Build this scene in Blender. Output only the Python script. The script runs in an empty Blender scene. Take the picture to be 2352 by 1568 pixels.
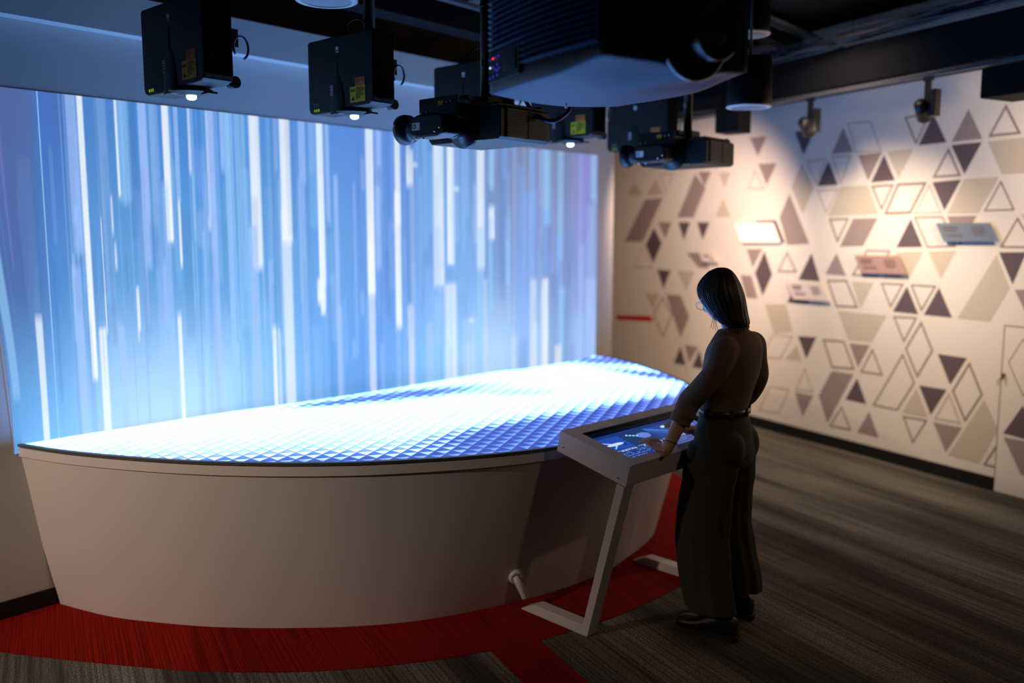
import bpy, math, random
from mathutils import Vector, Matrix, noise
random.seed(7)
sc = bpy.context.scene
COL = sc.collection

# ------------------------------------------------------------------ camera, light, exposure
HC = 1.85; FP = 2000.0; PT = math.radians(7.0)
cam_d = bpy.data.cameras.new('camera'); cam = bpy.data.objects.new('camera', cam_d); COL.objects.link(cam)
cam.location = (0, 0, HC); cam.rotation_euler = (math.pi/2 - PT, 0, 0)
cam_d.sensor_width = 36; cam_d.lens = 36*FP/2352
cam_d.clip_start = 0.05
cam_d.dof.use_dof = True; cam_d.dof.focus_distance = 3.75; cam_d.dof.aperture_fstop = 0.8
sc.camera = cam
w = bpy.data.worlds.new('world'); sc.world = w; w.use_nodes = True
w.node_tree.nodes['Background'].inputs[0].default_value = (0.55, 0.62, 0.8, 1)
w.node_tree.nodes['Background'].inputs[1].default_value = 0.012
sc.view_settings.view_transform = 'Standard'; sc.view_settings.look = 'None'
sc.view_settings.exposure = 0.0; sc.view_settings.gamma = 1.0; sc.view_settings.use_curve_mapping = False

WARM = (1.0, 0.66, 0.40)
def spot(name, loc, target, power, angle, blend=0.6, color=WARM, radius=0.05):
    d = bpy.data.lights.new(name, 'SPOT'); d.energy = power; d.color = color
    d.spot_size = math.radians(angle); d.spot_blend = blend; d.shadow_soft_size = radius
    o = bpy.data.objects.new(name, d); COL.objects.link(o); o.location = loc
    o.rotation_euler = (Vector(target)-Vector(loc)).to_track_quat('-Z', 'Y').to_euler()
    return o
sc.cycles.use_denoising = True
sc.cycles.caustics_reflective = False; sc.cycles.caustics_refractive = False; sc.cycles.blur_glossy = 1.0;
spot('downlight_table_front', (-3.9, 1.3, 2.5), (-1.75, 4.0, 0.5), 300, 58, 1.0, (1.0, .76, .58))
spot('downlight_floor_left', (-3.0, 2.6, 3.3), (-2.6, 3.4, 0), 14, 50, 0.9)
spot('downlight_behind_visitor', (2.6, 1.6, 3.2), (1.3, 4.0, 1.1), 26, 50, 0.8)
spot('track_beam_right', (3.30, 4.30, 2.55), (3.85, 5.65, 2.1), 240, 100, 1.0, (1.0, 0.74, 0.46))
spot('track_beam_middle', (2.05, 6.3, 2.7), (2.92, 7.24, 1.1), 190, 100, 1.0, (1.0, 0.74, 0.48))
spot('track_beam_far', (1.45, 7.1, 2.6), (1.85, 9.4, 1.35), 280, 100, 1.0, (1.0, 0.68, 0.48))
spot('fill_patterned_wall', (2.0, 6.0, 3.4), (2.6, 7.2, 0.6), 90, 120, 1.0, (1.0, 0.78, 0.62), 0.3)  # wide fill added to brighten the patterned wall, no fixture of its own
spot('downlight_floor_right', (3.4, 4.2, 3.3), (2.9, 5.0, 0), 30, 90, 1.0)

# ------------------------------------------------------------------ geometry of the place
A = Vector((0.6623, 0.7493, 0)); N = Vector((0.7493, -0.6623, 0)); UP = Vector((0, 0, 1))
W0 = Vector((-2.475, 4.014, 0))                       # a foot point of the screen wall
R0 = Vector((2.368, 8.29, 0)); RD = Vector((-0.469, 0.883, 0)); RN = Vector((-0.883, -0.469, 0))  # patterned wall
cP, sP = math.cos(PT), math.sin(PT)
def ray(u, v):
    a, b = u-1176, v-784
    return Vector((a, FP*cP-b*sP, -FP*sP-b*cP))
CAM = Vector((0, 0, HC))
def on(u, v, P, n):
    r = ray(u, v); return CAM + r*((Vector(P)-CAM).dot(n)/r.dot(n))
def onz(u, v, z=0.0): return on(u, v, (0, 0, z), UP)
def onwall(u, v): return on(u, v, W0, N)
def onright(u, v): return on(u, v, R0, RN)
def proj(p):
    x, y, z = p[0], p[1], p[2]-HC
    d = y*cP-z*sP; up = y*sP+z*cP
    return 1176+FP*x/d, 784-FP*up/d

# ------------------------------------------------------------------ materials
def lin(c): 
    f = lambda q: (q/12.92 if q <= 0.04045 else ((q+0.055)/1.055)**2.4)
    return tuple(f(x/255.0) for x in c)
def mat(name, rgb, rough=0.6, metal=0.0, emit=None, es=0.0, bump=None, spec=0.5, var=0.0, srgb=True):
    m = bpy.data.materials.new(name); m.use_nodes = True
    nt = m.node_tree; b = nt.nodes['Principled BSDF']
    c = lin(rgb) if srgb else rgb
    b.inputs['Base Color'].default_value = (*c, 1); b.inputs['Roughness'].default_value = rough
    b.inputs['Metallic'].default_value = metal; b.inputs['Specular IOR Level'].default_value = spec
    if emit is not None:
        b.inputs['Emission Color'].default_value = (*lin(emit), 1); b.inputs['Emission Strength'].default_value = es
    if bump or var:
        tc = nt.nodes.new('ShaderNodeTexCoord'); no = nt.nodes.new('ShaderNodeTexNoise')
        no.inputs['Scale'].default_value = bump[0] if bump else 8; no.inputs['Detail'].default_value = 4
        nt.links.new(tc.outputs['Object'], no.inputs['Vector'])
        if bump:
            bp = nt.nodes.new('ShaderNodeBump'); bp.inputs['Strength'].default_value = bump[1]; bp.inputs['Distance'].default_value = bump[2] if len(bump) > 2 else 0.002
            nt.links.new(no.outputs['Fac'], bp.inputs['Height']); nt.links.new(bp.outputs['Normal'], b.inputs['Normal'])
        if var:
            rp = nt.nodes.new('ShaderNodeValToRGB')
            rp.color_ramp.elements[0].position = 0.3; rp.color_ramp.elements[1].position = 0.7
            rp.color_ramp.elements[0].color = (*[x*(1-var) for x in c], 1); rp.color_ramp.elements[1].color = (*[min(1, x*(1+var)) for x in c], 1)
            nt.links.new(no.outputs['Fac'], rp.inputs['Fac']); nt.links.new(rp.outputs['Color'], b.inputs['Base Color'])
    return m
def content_mat(name, strength, rough=0.5):
    m = bpy.data.materials.new(name); m.use_nodes = True; nt = m.node_tree; b = nt.nodes['Principled BSDF']
    a = nt.nodes.new('ShaderNodeVertexColor'); a.layer_name = 'content'
    b.inputs['Base Color'].default_value = (0.05, 0.05, 0.05, 1); b.inputs['Roughness'].default_value = rough
    nt.links.new(a.outputs['Color'], b.inputs['Emission Color']); b.inputs['Emission Strength'].default_value = strength
    return m

M = {}
M['wall'] = mat('white wall paint', (205, 203, 200), 0.75, bump=(180, 0.08))
M['wall_r'] = mat('warm white wall paint', (222, 216, 210), 0.7, bump=(180, 0.05))
M['black_trim'] = mat('black skirting', (14, 13, 13), 0.5)
M['plaster'] = mat('white painted body', (206, 200, 198), 0.55, bump=(120, 0.05))
M['rim_grey'] = mat('grey rim metal', (96, 94, 96), 0.4, 0.4)
M['relief'] = mat('white relief tiles', (235, 236, 240), 0.6)
M['steel'] = mat('powder coated light steel', (204, 199, 200), 0.45, bump=(500, 0.1, 0.0006))
M['black'] = mat('matt black plastic', (14, 14, 16), 0.5, bump=(400, 0.06, 0.0004))
M['black_gloss'] = mat('glossy black', (8, 8, 10), 0.15)
M['lens_body'] = mat('anodised black metal', (26, 27, 32), 0.35, 0.3)
M['grey_case'] = mat('grey satin case with blue light cast', (22, 66, 106), 0.5, bump=(300, 0.08, 0.0005), spec=0.15)  # blue light from the table is mixed into the grey case colour
M['fin'] = mat('dark louvre', (50, 52, 58), 0.4)
M['ceil'] = mat('dark ceiling soffit', (30, 25, 22), 0.9, var=0.4)
M['duct'] = mat('black painted duct', (7, 7, 9), 0.8, spec=0.2)
M['pipe'] = mat('black painted pipe', (26, 30, 38), 0.45)
M['cable'] = mat('black cable sheath', (24, 26, 32), 0.4)
M['cable_grey'] = mat('pale grey cable', (150, 160, 175), 0.4)
M['cable_blue'] = mat('blue cable sheath', (20, 45, 120), 0.4)
M['chrome'] = mat('polished metal', (200, 200, 205), 0.2, 1.0)
M['white_plastic'] = mat('white plastic', (214, 210, 206), 0.4)
M['mesh_white'] = mat('perforated speaker mesh', (150, 150, 152), 0.6)
M['yellow'] = mat('yellow warning label', (236, 200, 20), 0.5)
M['orange'] = mat('orange notice label', (226, 120, 50), 0.5)
M['ink'] = mat('black ink', (22, 20, 18), 0.6)
M['label_white'] = mat('white label', (220, 220, 222), 0.5)
M['led_green'] = mat('green led', (30, 60, 10), 0.4, emit=(150, 215, 60), es=0.7)
M['led_red'] = mat('red led', (60, 5, 5), 0.4, emit=(255, 40, 40), es=1.6)
M['led_blue'] = mat('blue led', (10, 10, 50), 0.4, emit=(50, 60, 200), es=0.5)
M['led_white'] = mat('white led', (50, 50, 60), 0.4, emit=(190, 210, 255), es=1.2)
M['ring_metal'] = mat('satin lens metal', (70, 70, 74), 0.3, 0.5)
M['lens_glow'] = mat('lit projector lens', (200, 220, 255), 0.2, emit=(225, 238, 255), es=6.0)
M['lens_glass'] = mat('coated lens glass', (6, 5, 8), 0.06, spec=0.8)
M['lens_amber'] = mat('amber inner glass', (150, 60, 30), 0.1, 0.6)
M['red_line'] = mat('dark red line', (90, 16, 14), 0.5)

# ------------------------------------------------------------------ mesh helpers
class MB:
    def __init__(s): s.v = []; s.f = []; s.m = []; s.sm = []
    def add(s, vs, fs, mi=0, smooth=False):
        o = len(s.v); s.v += [tuple(x) for x in vs]
        for f in fs: s.f.append([o+i for i in f]); s.m.append(mi); s.sm.append(smooth)
        return s
    def box(s, c, h, ax=None, mi=0):
        c = Vector(c); X, Y, Z = ax or (Vector((1,0,0)), Vector((0,1,0)), UP)
        vs = [c+X*(h[0]*i)+Y*(h[1]*j)+Z*(h[2]*k) for i in (-1,1) for j in (-1,1) for k in (-1,1)]
        return s.add(vs, [(0,1,3,2),(4,6,7,5),(0,4,5,1),(2,3,7,6),(0,2,6,4),(1,5,7,3)], mi)
    def prism(s, poly, ext, mi=0, smooth=False):
        poly = [Vector(p) for p in poly]; ext = Vector(ext); n = len(poly)
        s.add(poly+[p+ext for p in poly], [tuple(range(n))[::-1], tuple(range(n, 2*n))], mi)
        return s.add(poly+[p+ext for p in poly], [(i, (i+1)%n, n+(i+1)%n, n+i) for i in range(n)], mi, smooth)
    def tube(s, pts, r, n=10, mi=0, cap=True):
        pts = [Vector(p) for p in pts]; rs = r if isinstance(r, (list, tuple)) else [r]*len(pts)
        vs = []; fs = []; prev = None
        for i, p in enumerate(pts):
            t = (pts[min(i+1, len(pts)-1)]-pts[max(i-1, 0)]).normalized()
            if prev is None:
                a = t.orthogonal().normalized()
            else:
                a = (prev-t*prev.dot(t)).normalized()
            prev = a; b = t.cross(a)
            vs += [p+(a*math.cos(q*math.tau/n)+b*math.sin(q*math.tau/n))*rs[i] for q in range(n)]
        for i in range(len(pts)-1):
            for q in range(n): fs.append((i*n+q, i*n+(q+1)%n, (i+1)*n+(q+1)%n, (i+1)*n+q))
        s.add(vs, fs, mi, True)
        if cap: s.add(vs[:n], [tuple(range(n))[::-1]], mi); s.add(vs[-n:], [tuple(range(n))], mi)
        return s
    def lathe(s, o, axis, prof, n=32, mi=0, smooth=True):
        o = Vector(o); ax = Vector(axis).normalized(); a = ax.orthogonal().normalized(); b = ax.cross(a)
        vs = []; fs = []; k = len(prof)
        for q in range(n):
            d = a*math.cos(q*math.tau/n)+b*math.sin(q*math.tau/n)
            vs += [o+ax*h+d*max(r, 1e-5) for (r, h) in prof]
        for q in range(n):
            for i in range(k-1): fs.append((q*k+i, ((q+1)%n)*k+i, ((q+1)%n)*k+i+1, q*k+i+1))
        return s.add(vs, fs, mi, smooth)
    def loft(s, rings, mi=0, smooth=True, cap=True):
        n = len(rings[0]); vs = [p for r in rings for p in r]; fs = []
        for i in range(len(rings)-1):
            for q in range(n): fs.append((i*n+q, i*n+(q+1)%n, (i+1)*n+(q+1)%n, (i+1)*n+q))
        if cap: fs.append(tuple(range(n))[::-1]); fs.append(tuple((len(rings)-1)*n+q for q in range(n)))
        return s.add(vs, fs, mi, smooth)
    def build(s, name, mats, parent=None, bevel=0.0, fixn=True):
        me = bpy.data.meshes.new(name); me.from_pydata(s.v, [], s.f)
        for m_ in (mats if isinstance(mats, (list, tuple)) else [mats]): me.materials.append(M[m_] if isinstance(m_, str) else m_)
        for p, mi, sm in zip(me.polygons, s.m, s.sm): p.material_index = mi; p.use_smooth = sm
        me.update()
        if fixn:
            import bmesh
            bm = bmesh.new(); bm.from_mesh(me); bmesh.ops.remove_doubles(bm, verts=bm.verts, dist=1e-6)
            bmesh.ops.recalc_face_normals(bm, faces=bm.faces); bm.to_mesh(me); bm.free()
        o = bpy.data.objects.new(name, me); COL.objects.link(o)
        if bevel:
            b = o.modifiers.new('bevel', 'BEVEL'); b.width = bevel; b.segments = 2; b.limit_method = 'ANGLE'; b.angle_limit = math.radians(50)
        if parent:
            o.parent = parent
            if parent in WORLD: o.matrix_parent_inverse = parent_matrix(parent).inverted()
        return o
WORLD = []
def parent_matrix(p):
    m = Matrix.Translation(p.location) @ p.rotation_euler.to_matrix().to_4x4()
    return m
def thing(name, label, cat, loc=(0,0,0), rz=0.0, group=None, world=False):
    o = bpy.data.objects.new(name, None); COL.objects.link(o); o.location = loc; o.rotation_euler = (0,0,rz)
    o.empty_display_size = 0.1; o['label'] = label; o['category'] = cat
    if group: o['group'] = group
    if world: WORLD.append(o)
    return o
def sub(o, parent):      # attach a world-built sub-part
    o.parent = parent; return o
def tag(o, label, cat, group=None):
    o['label'] = label; o['category'] = cat
    if group: o['group'] = group
    return o
def struct(o): o['kind'] = 'structure'; return o
def copy_tree(o, parent=None):
    c = o.copy(); COL.objects.link(c)
    if parent: c.parent = parent
    for ch in list(o.children): copy_tree(ch, c)
    return c
def cr(P, n=8, closed=False):      # Catmull-Rom through points (tuples of any length)
    out = []; L = len(P)
    segs = L if closed else L-1
    for i in range(segs):
        g = lambda j: P[j % L] if closed else P[max(0, min(L-1, j))]
        p0, p1, p2, p3 = g(i-1), g(i), g(i+1), g(i+2)
        for k in range(n):
            t = k/n
            out.append(tuple(0.5*((2*b)+(-a+c)*t+(2*a-5*b+4*c-d)*t*t+(-a+3*b-3*c+d)*t**3) for a, b, c, d in zip(p0, p1, p2, p3)))
    if not closed: out.append(tuple(P[-1]))
    return out
def resample(P, n):
    P = [Vector(p) for p in P]; d = [0]
    for a, b in zip(P, P[1:]): d.append(d[-1]+(b-a).length)
    out = []; j = 0
    for i in range(n):
        t = d[-1]*i/(n-1)
        while j < len(P)-2 and d[j+1] < t: j += 1
        k = (t-d[j])/max(1e-9, d[j+1]-d[j]); out.append(P[j].lerp(P[j+1], min(1, k)))
    return out
def ss(a, b, x):
    if a == b: return float(x >= a)
    t = max(0.0, min(1.0, (x-a)/(b-a))); return t*t*(3-2*t)
def text_mesh(body, size, ext=0.0008):
    cu = bpy.data.curves.new('lettering', 'FONT'); cu.body = body; cu.size = size; cu.extrude = ext
    cu.align_x = 'CENTER'; cu.align_y = 'CENTER'
    o = bpy.data.objects.new('lettering', cu); COL.objects.link(o)
    bpy.context.view_layer.update()
    me = bpy.data.meshes.new_from_object(o.evaluated_get(bpy.context.evaluated_depsgraph_get()))
    bpy.data.objects.remove(o); return me

# ------------------------------------------------------------------ floor
def floor_mat(name, base, hi, speck, line_scale, band, lineamt, speckscale=420, dirv=RD):
    m = bpy.data.materials.new(name); m.use_nodes = True; nt = m.node_tree; b = nt.nodes['Principled BSDF']; L = nt.links.new
    b.inputs['Roughness'].default_value = 0.95; b.inputs['Specular IOR Level'].default_value = 0.1
    tc = nt.nodes.new('ShaderNodeTexCoord'); mp = nt.nodes.new('ShaderNodeMapping')
    mp.inputs['Rotation'].default_value = (0, 0, -math.atan2(dirv.y, dirv.x)+math.pi)   # x now runs along the pile lines
    L(tc.outputs['Object'], mp.inputs['Vector'])
    def nz(scale, sx, sy, det=2):
        m2 = nt.nodes.new('ShaderNodeMapping'); m2.inputs['Scale'].default_value = (sx, sy, 1); L(mp.outputs['Vector'], m2.inputs['Vector'])
        n_ = nt.nodes.new('ShaderNodeTexNoise'); n_.inputs['Scale'].default_value = scale; n_.inputs['Detail'].default_value = det
        L(m2.outputs['Vector'], n_.inputs['Vector']); return n_.outputs['Fac']
    def rmp(src, a, b_, lo=0.0, hi_=1.0):
        r = nt.nodes.new('ShaderNodeMapRange'); r.inputs[1].default_value = a; r.inputs[2].default_value = b_; r.inputs[3].default_value = lo; r.inputs[4].default_value = hi_
        L(src, r.inputs[0]); return r.outputs[0]
    def mul(a, c):
        q = nt.nodes.new('ShaderNodeMath'); q.operation = 'MULTIPLY'; L(a, q.inputs[0])
        if isinstance(c, float): q.inputs[1].default_value = c
        else: L(c, q.inputs[1])
        return q.outputs[0]
    def mixc(f, c1, c2):
        q = nt.nodes.new('ShaderNodeMix'); q.data_type = 'RGBA'; L(f, q.inputs[0])
        for i, c in ((6, c1), (7, c2)):
            if isinstance(c, tuple): q.inputs[i].default_value = (*lin(c), 1)
            else: L(c, q.inputs[i])
        return q.outputs[2]
    bandf = rmp(nz(1.0, 0.25, band, 3), 0.36, 0.64)
    lines = rmp(nz(1.0, 0.9, line_scale, 3), 0.42, 0.54)
    c = mixc(bandf, base, hi)
    sp = rmp(nz(speckscale, 0.6, 1, 3), 0.5, 0.66)
    c = mixc(mul(mul(sp, bandf if speck else sp), 0.6), c, speck or hi)
    dk = nt.nodes.new('ShaderNodeMix'); dk.data_type = 'RGBA'; dk.blend_type = 'MULTIPLY'; L(rmp(lines, 0, 1, lineamt, 0.0), dk.inputs[0]); L(c, dk.inputs[6]); dk.inputs[7].default_value = (0.12, 0.12, 0.12, 1)
    L(dk.outputs[2], b.inputs['Base Color'])
    bp = nt.nodes.new('ShaderNodeBump'); bp.inputs['Strength'].default_value = 0.5; bp.inputs['Distance'].default_value = 0.004
    L(nz(speckscale*0.8, 0.5, 1, 2), bp.inputs['Height']); L(bp.outputs['Normal'], b.inputs['Normal'])
    return m
M['carpet_grey'] = floor_mat('grey loop carpet', (64, 61, 60), (112, 107, 100), (200, 190, 176), 70, 3.0, 0.5, 170)
M['carpet_red'] = floor_mat('red ribbed carpet', (128, 15, 8), (150, 22, 11), None, 210, 2.0, 0.6, 300)
fl = struct(MB().box((1.5, 5.5, -0.05), (8, 7.5, 0.05)).build('floor', 'carpet_grey'))

outer = [(-2.64, 3.80), (-2.287, 3.691), (-1.958, 3.619), (-1.647, 3.561), (-1.388, 3.523), (-1.142, 3.508), (-0.883, 3.512), (-0.611, 3.549), (-0.336, 3.615), (-0.095, 3.699)]
outer2 = [(0.126, 3.8), (0.276, 3.893), (0.42, 3.985), (0.634, 4.163), (0.917, 4.453), (1.16, 4.80), (1.33, 5.3), (1.42, 5.85), (1.36, 6.35), (1.264, 6.62), (1.1, 7.1), (0.95, 7.6)]
def carpet():
    top = cr(outer, 4) + [(-0.095+0.45*3.0, 3.699-0.89*3.0), (0.126+0.45*3.0, 3.80-0.89*3.0)] + cr(outer2, 4)
    # back edge follows the screen wall
    back = [(W0+A*t+N*0.004) for t in (5.0, 3.5, 2.0, 0.6, -0.10)]
    poly = [(p[0], p[1], 0.0) for p in top] + [(p.x, p.y, 0.0) for p in back]
    o = MB().prism(poly, (0, 0, 0.003)).build('carpet_inlay', 'carpet_red')
    tag(o, 'red ribbed carpet band curving round the table foot with a strip running off', 'carpet')
carpet()

# ------------------------------------------------------------------ screen wall
H_LEDGE, H_TOP = 2.844, 3.03
mb = MB(); e = W0+A*-2.5; th = 0.22
mb.prism([e, W0+A*5.10, W0+A*5.16-N*0.06, W0+A*5.16-N*th, e-N*th], (0, 0, H_LEDGE))
mb.prism([e+UP*H_LEDGE+N*0.085, W0+A*5.10+UP*H_LEDGE+N*0.085, W0+A*5.16+UP*H_LEDGE-N*0.0, W0+A*5.16+UP*H_LEDGE-N*th, e+UP*H_LEDGE-N*th], (0, 0, H_TOP-H_LEDGE))
struct(mb.build('wall_left', 'wall'))
struct(MB().prism([e+N*0.0, e+N*0.012, W0+A*0.27+N*0.012, W0+A*0.27], (0, 0, 0.088)).build('baseboard_left', 'black_trim'))

# content of the projection: fine vertical light trails
def ramp(tab, x):
    if x <= tab[0][0]: return tab[0][1]
    for (a, ca), (b, cb) in zip(tab, tab[1:]):
        if x <= b:
            k = (x-a)/(b-a); return tuple(p+(q-p)*k for p, q in zip(ca, cb))
    return tab[-1][1]
TOPC = [(-40, (72, 98, 165)), (10, (72, 92, 165)), (60, (70, 94, 155)), (85, (70, 96, 160)), (110, (58, 104, 196)), (150, (62, 100, 185)), (200, (66, 126, 205)), (400, (60, 130, 214)), (600, (74, 145, 226)), (880, (84, 135, 226)), (1000, (92, 150, 226)), (1100, (105, 142, 205)), (1180, (118, 134, 178)), (1300, (122, 130, 172)), (1370, (132, 132, 200))]
BOTC = [(-40, (90, 150, 215)), (40, (105, 170, 228)), (120, (120, 180, 236)), (250, (178, 212, 245)), (470, (182, 220, 250)), (600, (138, 196, 244)), (760, (105, 165, 232)), (860, (100, 155, 228)), (1000, (135, 195, 246)), (1130, (180, 215, 250)), (1250, (160, 200, 248)), (1370, (150, 188, 248))]
MIDC = [(-40, (66, 100, 165)), (60, (62, 96, 165)), (120, (66, 130, 210)), (250, (92, 160, 225)), (470, (84, 156, 226)), (600, (92, 165, 232)), (760, (98, 165, 235)), (900, (90, 145, 228)), (1050, (112, 170, 236)), (1150, (116, 152, 212)), (1250, (122, 150, 215)), (1370, (130, 150, 215))]
# (x, y, width, y0, y1, strength, soft tail, slope hint comes from the wall itself)
ST = [(9,500,15,200,925,.55,'c'),(31,400,3,215,620,.25,'p'),(109,600,2.5,215,1000,.75,'c'),(141,350,3,215,900,.2,'c'),(165,320,22,215,585,.55,'v'),(176,540,6,470,610,.5,'v'),(191,400,12,215,878,1.0,'w'),
(185,800,19,612,1100,.68,'v'),(170,615,8,580,640,.5,'v'),(97,850,13,728,1100,.85,'w'),(240,850,15,752,1100,1.0,'w'),(239,640,2.5,500,770,.8,'w'),(234,350,22,240,700,.25,'v'),(268,330,5,240,455,1.0,'w'),(281,300,26,240,470,.5,'c'),
(256,480,4,450,540,.6,'w'),(265,580,5,560,620,.6,'w'),(284,860,14,745,1100,.55,'v'),(332,420,17,245,618,.62,'v'),(357,400,18,250,900,.3,'v'),(383,380,14,250,560,1.0,'w'),(391,700,14,420,1100,.45,'v'),(378,640,7,600,760,.4,'v'),
(403,330,6,262,480,.45,'v'),(410,380,4,262,470,.45,'c'),(413,530,5,462,615,.95,'w'),(317,700,6,660,760,.95,'w'),(318,760,4,750,785,.5,'w'),(417,850,8,722,1100,1.0,'w'),(434,330,5,260,402,.6,'w'),(438,300,8,262,560,.25,'c'),(447,680,4,560,720,.4,'c'),
(455,700,4,400,900,.4,'c'),(482,500,5,270,505,.7,'w'),(481,514,6,498,530,1.0,'w'),(489,500,15,270,1100,.58,'v'),(471,620,7,528,1100,.5,'c'),(509,330,8,272,396,.62,'v'),(527,420,17,275,1100,.62,'c'),(552,400,22,280,760,.5,'c'),(583,330,21,282,620,.95,'w'),
(586,700,18,520,1100,.6,'v'),(605,640,5,560,760,.3,'v'),(632,350,7,288,402,.5,'v'),(640,480,10,410,800,.3,'v'),(655,400,21,288,560,1.0,'w'),(660,640,20,480,900,.7,'w'),(624,700,9,596,780,.55,'v'),(632,850,8,748,1100,1.0,'w'),(643,850,6,752,1100,.55,'w'),(693,370,14,297,428,.55,'v'),
(700,700,12,428,1100,.4,'v'),(686,460,6,405,700,.3,'v'),(735,420,13,298,660,1.0,'w'),(738,680,16,640,700,1.0,'w'),(742,705,10,650,723,1.0,'w'),(751,380,8,300,520,.5,'v'),(774,600,9,402,1100,.55,'v'),(783,850,12,700,1100,.45,'v'),(813,480,6,420,820,.3,'v'),(832,400,8,360,440,.3,'v'),
(849,450,15,311,680,1.0,'w'),(855,780,14,560,1000,.6,'w'),(869,350,9,316,385,.55,'v'),(868,520,11,428,622,.55,'v'),(866,430,5,425,440,.6,'v'),(832,700,8,670,728,.3,'v'),(813,815,6,780,826,.4,'v'),(878,860,7,790,1000,.35,'v'),(913,480,11,322,520,.85,'w'),(914,620,12,440,756,1.0,'w'),(914,780,9,740,1000,.35,'v'),
(940,385,14,345,430,1.0,'w'),(936,330,8,322,345,.6,'w'),(947,600,10,430,890,.6,'v'),(944,850,12,700,1000,.7,'w'),(966,500,6,400,660,.2,'c'),(987,830,14,740,1000,.5,'v'),(1006,430,21,336,660,.85,'w'),(1006,700,17,520,800,.4,'v'),(1034,470,14,340,610,1.0,'w'),
(1047,430,10,335,560,.3,'v'),(1035,820,24,650,1000,.75,'w'),(1071,380,7,345,500,.3,'v'),(1090,470,8,420,560,.4,'v'),(1103,430,16,350,620,.85,'w'),(1103,700,14,520,1000,.55,'c'),(1128,380,10,346,440,.7,'c'),(1128,512,12,474,552,.95,'w'),(1126,630,9,500,720,.55,'c'),(1115,800,8,640,1000,.4,'w'),(1075,800,24,730,1000,.3,'w'),
(1157,375,10,348,412,.65,'b'),(1158,460,10,400,600,.3,'b'),(1165,600,9,553,655,.5,'c'),(1180,830,10,770,1000,.4,'w'),(1196,600,12,380,1000,.22,'b'),(1208,560,14,440,1000,.4,'b'),(1224,520,12,440,720,.5,'b'),(1225,760,14,640,1000,.75,'w'),(1223,400,12,350,520,.4,'b'),(1256,420,16,352,520,.75,'c'),(1253,560,12,480,640,.4,'b'),(1250,740,16,640,835,1.0,'w'),
(1287,400,12,356,600,.45,'c'),(1283,600,12,540,700,.45,'b'),(1289,740,14,660,830,.6,'c'),(1280,815,14,792,835,1.0,'w'),(1315,820,9,790,830,.3,'p'),(1332,500,22,362,720,.35,'p'),(1346,450,18,362,640,.3,'p'),(1363,400,12,362,460,.5,'c'),(1358,780,26,640,1000,.45,'v'),(1335,700,14,560,1000,.3,'v'),(1236,352,4,350,700,.2,'p')]
SC = {'w': (240, 248, 255), 'v': (168, 200, 255), 'c': (150, 205, 250), 'p': (140, 132, 224), 'b': (120, 172, 246)}
DOTS = [(952, 375, 7, 5), (1047, 432, 6, 6), (1083, 735, 6, 6)]
S_T0, S_T1, S_Z0, S_Z1 = 0.115, 4.849, 0.66, 2.527
def wall_t(u, v): return (onwall(u, v)-W0).dot(A)
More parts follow.
